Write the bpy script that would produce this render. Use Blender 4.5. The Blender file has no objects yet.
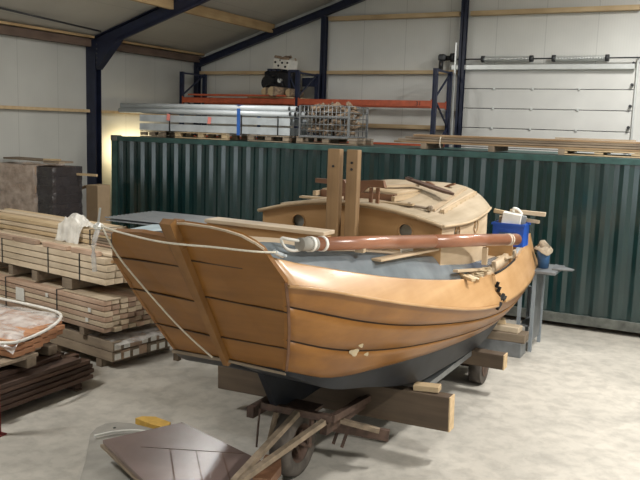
import bpy, bmesh, math, random
from mathutils import Vector, Matrix, noise
random.seed(7)
S = bpy.context.scene
COL = S.collection
PI = math.pi

# ------------------------------------------------------------------ materials
def new_mat(name):
    m = bpy.data.materials.new(name); m.use_nodes = True
    nt = m.node_tree; b = nt.nodes['Principled BSDF']
    return m, nt, b
def plain(name, col, rough=.6, metal=0, noise_amt=.12, nscale=6, bump=.0, spec=.5):
    m, nt, b = new_mat(name)
    b.inputs['Roughness'].default_value = rough; b.inputs['Metallic'].default_value = metal
    b.inputs['Specular IOR Level'].default_value = spec
    tc = nt.nodes.new('ShaderNodeTexCoord'); n = nt.nodes.new('ShaderNodeTexNoise')
    n.inputs['Scale'].default_value = nscale; n.inputs['Detail'].default_value = 5
    nt.links.new(tc.outputs['Object'], n.inputs['Vector'])
    r = nt.nodes.new('ShaderNodeValToRGB')
    r.color_ramp.elements[0].position = .3; r.color_ramp.elements[1].position = .7
    r.color_ramp.elements[0].color = (*[c*(1-noise_amt) for c in col], 1)
    r.color_ramp.elements[1].color = (*[min(1, c*(1+noise_amt)) for c in col], 1)
    nt.links.new(n.outputs['Fac'], r.inputs['Fac']); nt.links.new(r.outputs['Color'], b.inputs['Base Color'])
    if bump:
        bp = nt.nodes.new('ShaderNodeBump'); bp.inputs['Strength'].default_value = bump; bp.inputs['Distance'].default_value = .01
        nt.links.new(n.outputs['Fac'], bp.inputs['Height']); nt.links.new(bp.outputs['Normal'], b.inputs['Normal'])
    return m
def wood(name, c1, c2, rough=.6, axis=0, scale=1.0, coat=0, per_obj=.25, spec=.4, patch=None):
    """streaky grain along an axis (0=X,1=Y,2=Z)"""
    m, nt, b = new_mat(name)
    tc = nt.nodes.new('ShaderNodeTexCoord'); mp = nt.nodes.new('ShaderNodeMapping')
    sc = [22*scale]*3; sc[axis] = 1.6*scale; mp.inputs['Scale'].default_value = sc
    nt.links.new(tc.outputs['Object'], mp.inputs['Vector'])
    n = nt.nodes.new('ShaderNodeTexNoise'); n.inputs['Scale'].default_value = 1; n.inputs['Detail'].default_value = 6; n.inputs['Roughness'].default_value = .6
    nt.links.new(mp.outputs['Vector'], n.inputs['Vector'])
    n2 = nt.nodes.new('ShaderNodeTexNoise'); n2.inputs['Scale'].default_value = 2.2; n2.inputs['Detail'].default_value = 3
    nt.links.new(tc.outputs['Object'], n2.inputs['Vector'])
    mx = nt.nodes.new('ShaderNodeMath'); mx.operation = 'MULTIPLY_ADD'; mx.inputs[1].default_value = .55
    ml = nt.nodes.new('ShaderNodeMath'); ml.operation = 'MULTIPLY'; ml.inputs[1].default_value = .45
    nt.links.new(n2.outputs['Fac'], ml.inputs[0]); nt.links.new(n.outputs['Fac'], mx.inputs[0]); nt.links.new(ml.outputs[0], mx.inputs[2])
    r = nt.nodes.new('ShaderNodeValToRGB'); r.color_ramp.elements[0].position = .36; r.color_ramp.elements[1].position = .64
    r.color_ramp.elements[0].color = (*c1, 1); r.color_ramp.elements[1].color = (*c2, 1)
    nt.links.new(mx.outputs[0], r.inputs['Fac'])
    out = r.outputs['Color']
    if per_obj:
        oi = nt.nodes.new('ShaderNodeObjectInfo'); mr = nt.nodes.new('ShaderNodeMapRange')
        mr.inputs['To Min'].default_value = 1-per_obj; mr.inputs['To Max'].default_value = 1+per_obj
        nt.links.new(oi.outputs['Random'], mr.inputs['Value'])
        hs = nt.nodes.new('ShaderNodeHueSaturation'); nt.links.new(mr.outputs[0], hs.inputs['Value']); nt.links.new(out, hs.inputs['Color']); out = hs.outputs['Color']
    nt.links.new(out, b.inputs['Base Color'])
    b.inputs['Roughness'].default_value = rough; b.inputs['Specular IOR Level'].default_value = spec
    if coat:
        b.inputs['Coat Weight'].default_value = coat; b.inputs['Coat Roughness'].default_value = .22
    bp = nt.nodes.new('ShaderNodeBump'); bp.inputs['Strength'].default_value = .12; bp.inputs['Distance'].default_value = .004
    nt.links.new(n.outputs['Fac'], bp.inputs['Height']); nt.links.new(bp.outputs['Normal'], b.inputs['Normal'])
    return m
def film(name, col, alpha, rough=.25):
    m, nt, b = new_mat(name)
    b.inputs['Base Color'].default_value = (*col, 1); b.inputs['Roughness'].default_value = rough
    tr = nt.nodes.new('ShaderNodeBsdfTransparent'); mix = nt.nodes.new('ShaderNodeMixShader')
    n = nt.nodes.new('ShaderNodeTexNoise'); n.inputs['Scale'].default_value = 7; n.inputs['Detail'].default_value = 4
    tc = nt.nodes.new('ShaderNodeTexCoord'); nt.links.new(tc.outputs['Object'], n.inputs['Vector'])
    mr = nt.nodes.new('ShaderNodeMapRange'); mr.inputs['From Min'].default_value = .35; mr.inputs['From Max'].default_value = .65
    mr.inputs['To Min'].default_value = alpha-.22; mr.inputs['To Max'].default_value = min(1, alpha+.22)
    nt.links.new(n.outputs['Fac'], mr.inputs['Value']); nt.links.new(mr.outputs[0], mix.inputs[0])
    nt.links.new(tr.outputs[0], mix.inputs[1]); nt.links.new(b.outputs[0], mix.inputs[2])
    nt.links.new(mix.outputs[0], nt.nodes['Material Output'].inputs['Surface'])
    bp = nt.nodes.new('ShaderNodeBump'); bp.inputs['Strength'].default_value = .6; bp.inputs['Distance'].default_value = .03
    nt.links.new(n.outputs['Fac'], bp.inputs['Height']); nt.links.new(bp.outputs['Normal'], b.inputs['Normal'])
    return m
def panel_mat(name, col, axis, rough=.5):
    """insulated wall panels: faint vertical seams every metre and fine ribs"""
    m, nt, b = new_mat(name)
    tc = nt.nodes.new('ShaderNodeTexCoord'); sp = nt.nodes.new('ShaderNodeSeparateXYZ'); nt.links.new(tc.outputs['Object'], sp.inputs[0])
    a = sp.outputs[axis]
    fr = nt.nodes.new('ShaderNodeMath'); fr.operation = 'FRACT'; nt.links.new(a, fr.inputs[0])
    lt = nt.nodes.new('ShaderNodeMath'); lt.operation = 'LESS_THAN'; lt.inputs[1].default_value = .018; nt.links.new(fr.outputs[0], lt.inputs[0])
    m10 = nt.nodes.new('ShaderNodeMath'); m10.operation = 'MULTIPLY'; m10.inputs[1].default_value = 20; nt.links.new(a, m10.inputs[0])
    f2 = nt.nodes.new('ShaderNodeMath'); f2.operation = 'FRACT'; nt.links.new(m10.outputs[0], f2.inputs[0])
    l2 = nt.nodes.new('ShaderNodeMath'); l2.operation = 'LESS_THAN'; l2.inputs[1].default_value = .15; nt.links.new(f2.outputs[0], l2.inputs[0])
    k = nt.nodes.new('ShaderNodeMath'); k.operation = 'MULTIPLY_ADD'; k.inputs[1].default_value = .07; k.inputs[2].default_value = 0
    nt.links.new(l2.outputs[0], k.inputs[0])
    ad = nt.nodes.new('ShaderNodeMath'); ad.operation = 'MULTIPLY_ADD'; ad.inputs[1].default_value = .32; nt.links.new(lt.outputs[0], ad.inputs[0]); nt.links.new(k.outputs[0], ad.inputs[2])
    n = nt.nodes.new('ShaderNodeTexNoise'); n.inputs['Scale'].default_value = .9; n.inputs['Detail'].default_value = 4; nt.links.new(tc.outputs['Object'], n.inputs['Vector'])
    r = nt.nodes.new('ShaderNodeValToRGB'); r.color_ramp.elements[0].color = (*[c*.88 for c in col], 1); r.color_ramp.elements[1].color = (*col, 1)
    r.color_ramp.elements[0].position = .3; r.color_ramp.elements[1].position = .65
    nt.links.new(n.outputs['Fac'], r.inputs['Fac'])
    mx = nt.nodes.new('ShaderNodeMix'); mx.data_type = 'RGBA'; nt.links.new(ad.outputs[0], mx.inputs['Factor']); nt.links.new(r.outputs['Color'], mx.inputs['A'])
    mx.inputs['B'].default_value = (*[c*.45 for c in col], 1)
    nt.links.new(mx.outputs['Result'], b.inputs['Base Color']); b.inputs['Roughness'].default_value = rough
    return m
def floor_mat():
    m, nt, b = new_mat('polished_concrete')
    tc = nt.nodes.new('ShaderNodeTexCoord')
    def nz(scale, detail, rough=.55, dist=0):
        n = nt.nodes.new('ShaderNodeTexNoise'); n.inputs['Scale'].default_value = scale; n.inputs['Detail'].default_value = detail
        n.inputs['Roughness'].default_value = rough; n.inputs['Distortion'].default_value = dist
        nt.links.new(tc.outputs['Object'], n.inputs['Vector']); return n
    n1 = nz(.8, 8, .62, .6); n2 = nz(6, 8, .6, .3); n3 = nz(40, 3)
    r = nt.nodes.new('ShaderNodeValToRGB'); e = r.color_ramp.elements
    e[0].position = .34; e[0].color = (.42, .395, .345, 1); e[1].position = .62; e[1].color = (.53, .495, .43, 1)
    nt.links.new(n1.outputs['Fac'], r.inputs['Fac'])
    r2 = nt.nodes.new('ShaderNodeValToRGB'); e = r2.color_ramp.elements
    e[0].position = .36; e[0].color = (.80, .80, .80, 1); e[1].position = .58; e[1].color = (1, 1, 1, 1)
    nt.links.new(n2.outputs['Fac'], r2.inputs['Fac'])
    mx = nt.nodes.new('ShaderNodeMix'); mx.data_type = 'RGBA'; mx.blend_type = 'MULTIPLY'; mx.inputs['Factor'].default_value = 1
    nt.links.new(r.outputs['Color'], mx.inputs['A']); nt.links.new(r2.outputs['Color'], mx.inputs['B'])
    r3 = nt.nodes.new('ShaderNodeValToRGB'); e = r3.color_ramp.elements
    e[0].position = .30; e[0].color = (.72, .71, .69, 1); e[1].position = .36; e[1].color = (1, 1, 1, 1)
    nt.links.new(n3.outputs['Fac'], r3.inputs['Fac'])
    m2 = nt.nodes.new('ShaderNodeMix'); m2.data_type = 'RGBA'; m2.blend_type = 'MULTIPLY'; m2.inputs['Factor'].default_value = .5
    nt.links.new(mx.outputs['Result'], m2.inputs['A']); nt.links.new(r3.outputs['Color'], m2.inputs['B'])
    nt.links.new(m2.outputs['Result'], b.inputs['Base Color'])
    b.inputs['Roughness'].default_value = .55; b.inputs['Specular IOR Level'].default_value = .35
    bp = nt.nodes.new('ShaderNodeBump'); bp.inputs['Strength'].default_value = .08; bp.inputs['Distance'].default_value = .01
    nt.links.new(n2.outputs['Fac'], bp.inputs['Height']); nt.links.new(bp.outputs['Normal'], b.inputs['Normal'])
    return m

M = {}
M['floor'] = floor_mat()
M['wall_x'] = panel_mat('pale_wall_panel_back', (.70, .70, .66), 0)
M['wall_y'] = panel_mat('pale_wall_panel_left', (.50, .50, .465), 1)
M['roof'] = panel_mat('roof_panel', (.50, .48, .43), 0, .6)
M['door'] = plain('white_door_panel', (.66, .655, .62), .45, 0, .05, 2)
M['alu'] = plain('aluminium', (.72, .74, .72), .35, .5, .06, 8)
M['dark_steel'] = plain('dark_steel', (.05, .052, .055), .45, .4, .2, 12)
M['navy'] = plain('navy_painted_steel', (.012, .017, .040), .42, 0, .25, 5)
M['blue_steel'] = plain('blue_painted_steel', (.014, .02, .05), .5, 0, .25, 8)
M['orange'] = plain('orange_painted_steel', (.42, .085, .035), .5, 0, .18, 9)
M['rail_wood'] = wood('pale_rail_timber', (.44, .31, .17), (.62, .47, .28), .7, 0, .5, per_obj=.08)
M['purlin'] = wood('tan_purlin_timber', (.33, .21, .10), (.48, .34, .18), .7, 1, .5, per_obj=.08)
M['brown_rail'] = wood('brown_eave_timber', (.09, .06, .045), (.17, .115, .085), .7, 1, .5, per_obj=.05)
M['green'] = plain('dark_green_container_paint', (.002, .022, .022), .2, .0, .2, 3, spec=.8)
M['green_rail'] = plain('green_container_rail_paint', (.030, .075, .068), .42, 0, .3, 6)
M['grey_rail'] = plain('scuffed_grey_container_rail', (.11, .115, .10), .6, .1, .45, 7)
M['galv'] = plain('galvanised_steel', (.50, .54, .56), .38, .2, .14, 5)
M['galv_dark'] = plain('weathered_grey_steel', (.22, .23, .235), .45, .5, .2, 7)
M['varnish'] = wood('varnished_hull_wood', (.19, .072, .008), (.30, .125, .020), .40, 1, .32, coat=.15, per_obj=.05)
M['varnish_bow'] = wood('varnished_bow_wood', (.165, .066, .010), (.265, .113, .022), .42, 0, .32, coat=.15, per_obj=.05)
M['stem'] = wood('stem_wood', (.16, .07, .016), (.26, .125, .036), .5, 2, .4, coat=.1, per_obj=0)
M['strake'] = wood('sanded_strake_wood', (.40, .215, .08), (.57, .345, .165), .40, 1, .3, coat=.25, per_obj=.0)
M['seam'] = plain('dark_seam_caulk', (.045, .022, .010), .7)
M['bare'] = wood('bare_deck_wood', (.38, .28, .17), (.53, .41, .28), .6, 1, .5, per_obj=.10)
M['bare_x'] = wood('bare_board_wood', (.40, .31, .21), (.56, .455, .33), .6, 0, .5, per_obj=.12)
M['ply'] = wood('cabin_plywood', (.32, .18, .07), (.46, .28, .13), .5, 0, .35, coat=.1, per_obj=.04)
M['roof_ply'] = wood('cabin_roof_canvas_ply', (.30, .235, .15), (.43, .345, .24), .7, 1, .5, per_obj=.04)
M['roof_edge'] = wood('roof_edge_wood', (.33, .24, .14), (.49, .37, .235), .6, 1, .5, per_obj=.04)
M['bluedeck'] = plain('grey_blue_deck_paint', (.16, .185, .20), .2, 0, .2, 4, spec=.7)
M['lightblue'] = plain('pale_blue_paint', (.40, .50, .54), .4, 0, .12, 5)
M['black_hull'] = plain('black_bottom_paint', (.010, .012, .016), .5, 0, .5, 5, spec=.3)
M['spar'] = wood('red_brown_spar_varnish', (.23, .085, .042), (.37, .165, .09), .3, 1, .4, coat=.4, per_obj=0)
M['white'] = plain('off_white_paint', (.72, .70, .64), .5, 0, .1, 10)
M['rope'] = plain('white_rope_fibre', (.62, .57, .46), .85, 0, .15, 60, .3)
M['post_wood'] = wood('mast_cheek_timber', (.19, .115, .055), (.31, .20, .10), .6, 2, .5, per_obj=.12)
M['brown_wood'] = wood('brown_hardwood', (.12, .055, .028), (.23, .115, .06), .55, 0, .5, per_obj=.1)
M['dark_lumber'] = wood('dark_brown_lumber', (.045, .024, .016), (.11, .065, .045), .65, 1, .5, per_obj=.4)
M['lumber'] = wood('pale_pine_lumber', (.46, .36, .24), (.66, .54, .39), .7, 0, .5, per_obj=.13)
M['lumber_pink'] = wood('pinkish_lumber', (.33, .21, .14), (.50, .36, .26), .7, 0, .5, per_obj=.25)
M['red_lumber'] = wood('reddish_lumber', (.30, .13, .06), (.45, .23, .12), .6, 0, .5, per_obj=.15)
M['old_wood'] = wood('weathered_pallet_wood', (.16, .12, .085), (.30, .235, .165), .8, 0, .6, per_obj=.2)
M['pale_pallet'] = wood('pale_pallet_wood', (.40, .29, .16), (.58, .44, .27), .75, 0, .6, per_obj=.1)
M['board_brown'] = wood('brown_board_wood', (.22, .14, .075), (.34, .235, .135), .75, 0, .6, per_obj=.15)
M['beam_wood'] = wood('dark_cross_beam_timber', (.065, .045, .030), (.12, .085, .055), .7, 0, .5, per_obj=.05)
M['cut_end'] = plain('fresh_cut_wood_end', (.55, .40, .23), .8, 0, .15, 20)
M['phenolic'] = plain('purple_brown_coated_board', (.18, .13, .115), .27, 0, .12, 3, spec=.5)
M['grey_board'] = plain('grey_worn_board', (.30, .285, .25), .7, 0, .15, 6)
M['yellow'] = plain('yellow_foam', (.62, .38, .08), .85, 0, .15, 12, .3)
M['rust'] = plain('rusty_brown_steel', (.10, .062, .045), .7, .2, .4, 14, .2)
M['dusty_steel'] = plain('dusty_tan_steel', (.25, .19, .13), .75, .1, .35, 12)
M['rubber'] = plain('dusty_tyre_rubber', (.085, .072, .06), .85, 0, .35, 10, .2)
M['plastic_film'] = film('clear_plastic_film', (.75, .72, .68), .5)
M['bench_leg'] = plain('grey_bench_leg_steel', (.26, .29, .31), .5, .1, .12, 6)
M['white_film'] = film('white_plastic_sheet', (.80, .77, .70), .85, .5)
M['black_film'] = film('black_stretch_wrap', (.05, .044, .045), .95, .2)
M['pink_film'] = film('milky_stretch_wrap', (.52, .42, .35), .68, .25)
M['blue_plastic'] = plain('blue_crate_plastic', (.015, .075, .38), .4)
M['dull_blue'] = plain('dull_blue_plastic', (.03, .09, .20), .5)
M['cardboard'] = plain('brown_cardboard', (.40, .29, .18), .85, 0, .08, 6)
M['burlap'] = plain('tan_sack_cloth', (.30, .24, .17), .9, 0, .3, 20, .4)
M['black'] = plain('black_iron', (.012, .012, .014), .5, .2, .3, 10)
M['red_paint'] = plain('dark_red_paint', (.22, .03, .03), .5, 0, .2, 6)
M['strap_black'] = plain('black_strap', (.02, .02, .02), .5)
M['strap_blue'] = plain('blue_strap', (.03, .12, .42), .5)
M['pink_tag'] = plain('pink_tag_paper', (.85, .28, .24), .6)
M['bark'] = plain('firewood_bark', (.25, .18, .12), .9, 0, .5, 14, .5)
M['grey_sheet'] = plain('grey_sheet_metal', (.25, .265, .275), .5, .1, .1, 6)
M['tube_grey'] = plain('pale_grey_tube_steel', (.60, .64, .66), .35, .1, .06, 5)
M['glass'] = plain('grey_porthole_pane', (.20, .21, .20), .2, .1, .3, 8)
M['filler'] = plain('pale_filler_smear', (.52, .42, .27), .7, 0, .15, 18)
M['chip'] = plain('pale_bare_chip', (.62, .52, .36), .7, 0, .15, 18)
M['dark_gap'] = plain('dark_rot_hole', (.012, .010, .008), .9)

M['green'].node_tree.nodes['Principled BSDF'].inputs['Coat Weight'].default_value = .12
M['green'].node_tree.nodes['Principled BSDF'].inputs['Coat Roughness'].default_value = .16
# ------------------------------------------------------------------ helpers
def tag(o, label=None, cat=None, group=None, kind=None):
    if label: o['label'] = label
    if cat: o['category'] = cat
    if group: o['group'] = group
    if kind: o['kind'] = kind
    return o
def thing(name, label, cat, loc, group=None):
    o = bpy.data.objects.new(name, None); COL.objects.link(o); o.location = loc; o.empty_display_size = .1
    return tag(o, label, cat, group)
class MB:
    def __init__(s): s.bm = bmesh.new()
    def box(s, c, d, rot=(0, 0, 0), bev=.0, mi=0, taper=None):
        r = bmesh.ops.create_cube(s.bm, size=1); vs = r['verts']
        R = (Matrix.Rotation(rot[2], 4, 'Z') @ Matrix.Rotation(rot[1], 4, 'Y') @ Matrix.Rotation(rot[0], 4, 'X')) if not isinstance(rot, Matrix) else rot.to_4x4()
        for v in vs:
            p = Vector((v.co.x*d[0], v.co.y*d[1], v.co.z*d[2]))
            if taper and v.co.z > 0: p.x *= taper[0]; p.y *= taper[1]
            v.co = R @ p + Vector(c)
        fs = set(f for v in vs for f in v.link_faces)
        for f in fs: f.material_index = mi
        if bev:
            es = set(e for v in vs for e in v.link_edges)
            bmesh.ops.bevel(s.bm, geom=list(es), offset=min(bev, min(d)*.4), segments=1, affect='EDGES', profile=.5)
        return s
    def bar(s, a, b, w, h, up=(0, 0, 1), bev=0, mi=0):
        a = Vector(a); b = Vector(b); x = (b-a); L = x.length; x.normalize(); u = Vector(up)
        y = u.cross(x)
        if y.length < 1e-4: y = Vector((0, 1, 0)).cross(x)
        y.normalize(); z = x.cross(y)
        R = Matrix((x, y, z)).transposed()
        return s.box((a+b)/2, (L, w, h), R, bev, mi)
    def cyl(s, a, b, r, r2=None, n=16, cap=True, mi=0):
        a = Vector(a); b = Vector(b); d = b-a; L = d.length
        q = d.to_track_quat('Z', 'Y').to_matrix().to_4x4()
        res = bmesh.ops.create_cone(s.bm, cap_ends=cap, segments=n, radius1=r, radius2=r if r2 is None else r2, depth=L)
        for v in res['verts']: v.co = q @ v.co + (a+b)/2
        for f in set(f for v in res['verts'] for f in v.link_faces):
            f.material_index = mi; f.smooth = len(f.verts) == 4
        return s
    def tube(s, pts, r, n=8, smooth=3):
        pts = [Vector(p) for p in pts]
        if smooth > 1 and len(pts) > 2:
            q = []
            for i in range(len(pts)-1):
                p0 = pts[max(i-1, 0)]; p1 = pts[i]; p2 = pts[i+1]; p3 = pts[min(i+2, len(pts)-1)]
                for k in range(smooth):
                    t = k/smooth
                    q.append(.5*((2*p1)+(-p0+p2)*t+(2*p0-5*p1+4*p2-p3)*t*t+(-p0+3*p1-3*p2+p3)*t**3))
            q.append(pts[-1]); pts = q
        rings = []
        for i, p in enumerate(pts):
            t = (pts[min(i+1, len(pts)-1)]-pts[max(i-1, 0)]).normalized()
            m = t.to_track_quat('Z', 'Y').to_matrix()
            rings.append([s.bm.verts.new(p+m @ Vector((r*math.cos(2*PI*k/n), r*math.sin(2*PI*k/n), 0))) for k in range(n)])
        for i in range(len(rings)-1):
            for k in range(n):
                f = s.bm.faces.new((rings[i][k], rings[i][(k+1) % n], rings[i+1][(k+1) % n], rings[i+1][k])); f.smooth = True
        s.bm.faces.new(rings[0][::-1]); s.bm.faces.new(rings[-1])
        return s
    def prism(s, poly, v, mi=0):
        """extrude a closed 3-D polygon by vector v"""
        v = Vector(v); a = [s.bm.verts.new(Vector(p)) for p in poly]; b = [s.bm.verts.new(Vector(p)+v) for p in poly]
        n = len(poly); fs = [s.bm.faces.new(a), s.bm.faces.new(b[::-1])]
        for i in range(n): fs.append(s.bm.faces.new((a[i], b[i], b[(i+1) % n], a[(i+1) % n])))
        for f in fs: f.material_index = mi
        return s
    def grid(s, P, smooth=True, mi=None, closed=False):
        V = [[s.bm.verts.new(Vector(p)) for p in row] for row in P]
        for i in range(len(V)-1):
            for j in range(len(V[0])-1):
                f = s.bm.faces.new((V[i][j], V[i+1][j], V[i+1][j+1], V[i][j+1])); f.smooth = smooth
                if mi: f.material_index = mi(i, j)
        return s
    def slab(s, P, th, smooth=True, mi=None):
        """grid with thickness: th is an offset vector"""
        th = Vector(th); m, n = len(P), len(P[0])
        A = [[s.bm.verts.new(Vector(p)) for p in r] for r in P]; B = [[s.bm.verts.new(Vector(p)+th) for p in r] for r in P]
        for i in range(m-1):
            for j in range(n-1):
                k = mi(i, j) if mi else 0
                f = s.bm.faces.new((A[i][j], A[i+1][j], A[i+1][j+1], A[i][j+1])); f.smooth = smooth; f.material_index = k
                f = s.bm.faces.new((B[i][j], B[i][j+1], B[i+1][j+1], B[i+1][j])); f.smooth = smooth; f.material_index = k
        for i in range(m-1):
            s.bm.faces.new((A[i][0], B[i][0], B[i+1][0], A[i+1][0])); s.bm.faces.new((A[i][n-1], A[i+1][n-1], B[i+1][n-1], B[i][n-1]))
        for j in range(n-1):
            s.bm.faces.new((A[0][j], A[0][j+1], B[0][j+1], B[0][j])); s.bm.faces.new((A[m-1][j], B[m-1][j], B[m-1][j+1], A[m-1][j+1]))
        return s
    def build(s, name, mats, parent=None, flip_fix=True):
        if flip_fix: bmesh.ops.recalc_face_normals(s.bm, faces=s.bm.faces[:])
        me = bpy.data.meshes.new(name); s.bm.to_mesh(me); s.bm.free()
        for m in (mats if isinstance(mats, (list, tuple)) else [mats]): me.materials.append(M[m])
        # origin at the mesh's base centre
        n = max(1, len(me.vertices)); xs = [v.co for v in me.vertices]
        lo = Vector((min(v.x for v in xs), min(v.y for v in xs), min(v.z for v in xs))); hi = Vector((max(v.x for v in xs), max(v.y for v in xs), max(v.z for v in xs)))
        c = Vector(((lo.x+hi.x)/2, (lo.y+hi.y)/2, lo.z))
        me.transform(Matrix.Translation(-c))
        o = bpy.data.objects.new(name, me); COL.objects.link(o); o.location = c
        if parent: attach(o, parent)
        return o
def world_loc(o):
    p = Vector(o.location)
    while o.parent: o = o.parent; p = p+Vector(o.location)
    return p
def attach(o, parent): # parents carry only translations here
    o.parent = parent; o.location = Vector(o.location)-world_loc(parent)
def copy_tree(o, parent=None):
    c = o.copy(); COL.objects.link(c); c.parent = parent
    for ch in list(o.children): copy_tree(ch, c)
    return c
def structure(o): o['kind'] = 'structure'; return o
def cut(o, cutters):
    """apply boolean cuts and drop the cutters"""
    for c in cutters:
        md = o.modifiers.new('b', 'BOOLEAN'); md.object = c; md.operation = 'DIFFERENCE'; md.solver = 'EXACT'
    bpy.context.view_layer.update()
    ev = o.evaluated_get(bpy.context.evaluated_depsgraph_get())
    me = bpy.data.meshes.new_from_object(ev); old = o.data
    o.modifiers.clear(); o.data = me
    for c in cutters: bpy.data.objects.remove(c)
def interp(x, xs, ys):
    if x <= xs[0]: return ys[0]
    for i in range(len(xs)-1):
        if x <= xs[i+1]:
            t = (x-xs[i])/(xs[i+1]-xs[i])
            # smooth (Catmull-Rom) segment
            y0 = ys[max(i-1, 0)]; y1 = ys[i]; y2 = ys[i+1]; y3 = ys[min(i+2, len(ys)-1)]
            m1 = (y2-y0)/max(1e-6, xs[i+1]-xs[max(i-1, 0)]); m2 = (y3-y1)/max(1e-6, xs[min(i+2, len(xs)-1)]-xs[i])
            d = xs[i+1]-xs[i]; t2 = t*t; t3 = t2*t
            return (2*t3-3*t2+1)*y1+(t3-2*t2+t)*d*m1+(-2*t3+3*t2)*y2+(t3-t2)*d*m2
    return ys[-1]

# ------------------------------------------------------------------ camera
F = 785.30
cam = bpy.data.cameras.new('camera'); co = bpy.data.objects.new('camera', cam); COL.objects.link(co)
r = Vector((0.8872003, 0.46027368, 0.03199637)); u = Vector((-0.09388694, 0.11220377, 0.98923989)); w = Vector((-0.45173097, 0.88065797, -0.1427609))
co.matrix_world = Matrix(((r.x, u.x, -w.x, 0), (r.y, u.y, -w.y, 0), (r.z, u.z, -w.z, 2.98), (0, 0, 0, 1)))
cam.sensor_width = 36; cam.lens = F/640*36; cam.clip_start = .05; cam.clip_end = 100
S.camera = co

# ------------------------------------------------------------------ setting
XL, XR, YB, YF, EAVE = -12.0, 5.0, 16.44, -5.0, 4.62
RX = -3.5; SL = .32; RZ = EAVE+SL*(RX-XL)
structure(MB().box(((XL+XR)/2, (YB+YF)/2, -.1), (XR-XL+.6, YB-YF+.6, .2)).build('floor', 'floor'))
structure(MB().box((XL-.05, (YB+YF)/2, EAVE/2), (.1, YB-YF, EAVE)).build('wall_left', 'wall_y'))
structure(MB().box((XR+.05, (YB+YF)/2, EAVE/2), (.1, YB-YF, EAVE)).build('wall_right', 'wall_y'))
gab = [(XL, YB, 0), (XR, YB, 0), (XR, YB, EAVE+.05), (RX, YB, RZ+.05), (XL, YB, EAVE+.05)]
structure(MB().prism(gab, (0, .1, 0)).build('wall_back', 'wall_x'))
structure(MB().prism([(x, YF, z) for x, y, z in gab], (0, -.1, 0)).build('wall_front', 'wall_x'))
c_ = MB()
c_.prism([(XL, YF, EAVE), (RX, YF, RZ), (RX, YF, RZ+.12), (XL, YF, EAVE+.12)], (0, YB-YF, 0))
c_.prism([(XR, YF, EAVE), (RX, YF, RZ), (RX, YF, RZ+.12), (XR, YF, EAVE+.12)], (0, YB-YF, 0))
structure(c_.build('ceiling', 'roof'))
tn = [0]
def trim(mb, mat):
    tn[0] += 1; o = mb.build('trim_%d' % tn[0], mat); structure(o); return o
# purlins on the roof slope
for x in (-9.78, -7.5, -5.4):
    z = EAVE+SL*(x-XL)
    for y0, y1 in ((12.68, 16.3), (8.8, 12.5)):
        trim(MB().box((x, (y0+y1)/2, z-.11), (.09, y1-y0, .2), (0, 0, 0)), 'purlin')
for y0, y1 in ((12.68, 16.3), (8.3, 12.48), (4.1, 8.3)):
    trim(MB().box((-11.90, (y0+y1)/2, 4.53), (.16, y1-y0, .15)), 'brown_rail')
    trim(MB().box((-11.78, (y0+y1)/2, 4.645), (.10, y1-y0, .045)), 'purlin')
# left wall girts
trim(MB().box((-11.94, 10.3, 3.15), (.10, 4.4, .06)), 'rail_wood'); trim(MB().box((-11.94, 14.5, 3.15), (.10, 3.6, .06)), 'rail_wood')
trim(MB().box((-11.95, 14.5, .3), (.06, 3.6, .06)), 'rail_wood')
# gable girts
for x0, x1 in ((-11.85, -8.47), (-8.31, -5.25)):
    trim(MB().box(((x0+x1)/2, 16.34, 4.21), (x1-x0, .16, .075)), 'rail_wood')
for x0, x1 in ((-8.31, -5.25), (-5.02, -1.75), (-1.6, 3)):
    trim(MB().box(((x0+x1)/2, 16.34, 5.40), (x1-x0, .16, .09)), 'rail_wood')
trim(MB().box((-6.9, 16.34, 3.04), (3.0, .16, .09)), 'rail_wood')

# portal frames
def portal(y, w, d, label, cols, haunch=True):
    t = thing('portal_frame', label, 'steel frame', (XL+.2, y, 0), None)
    for cx, top in cols:
        m = MB(); m.box((cx, y-d/2+.008, top/2), (w, .016, top)); m.box((cx, y+d/2-.008, top/2), (w, .016, top)); m.box((cx, y, top/2), (.02, d, top))
        m.build('column', 'navy', t)
    m = MB(); zl = EAVE-.03 if haunch else EAVE-.15
    hgt = .26 if haunch else .17
    def sl(x): return zl+SL*(x-XL)
    x0, x1 = XL+.05, RX
    for dz0, dz1, yy in ((0, .02, d), (hgt-.02, hgt, d), (.0, hgt, .03)):
        m.prism([(x0, y-yy/2, sl(x0)-dz0), (x1, y-yy/2, sl(x1)-dz0), (x1, y-yy/2, sl(x1)-dz1), (x0, y-yy/2, sl(x0)-dz1)], (0, yy, 0))
    if haunch:  # boxed web face near the eave
        m.prism([(x0+.2, y-d/2, sl(x0)-.0), (x1, y-d/2, sl(x1)-.0), (x1, y-d/2, sl(x1)-hgt), (x0+.2, y-d/2, sl(x0)-hgt)], (0, .012, 0))
    m.build('rafter', 'navy', t)
    m = MB(); z2 = EAVE-.03; xx = XR
    m.prism([(RX, y-d/2, sl(RX)), (xx, y-d/2, zl), (xx, y-d/2, zl-hgt), (RX, y-d/2, sl(RX)-hgt)], (0, d, 0)); m.build('rafter', 'navy', t)
    if haunch:
        m = MB(); m.prism([(-11.72, y-d/2-.003, 4.0), (-11.14, y-d/2-.003, 4.60), (-11.60, y-d/2-.003, 4.56), (-11.74, y-d/2-.003, 4.56)], (0, d+.006, 0)); m.build('haunch_plate', 'navy', t)
        m = MB()
        for k in range(6): m.cyl((-11.70, y-d/2-.02, 4.05+k*.09), (-11.70, y-d/2-.002, 4.05+k*.09), .016, n=6)
        m.build('bolt_row', 'dark_steel', t)
    return t
portal(12.6, .25, .18, 'navy steel portal column with sloping roof rafter, nearest frame by left wall', [(-11.875, 4.6), (4.84, 4.6)])
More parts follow.
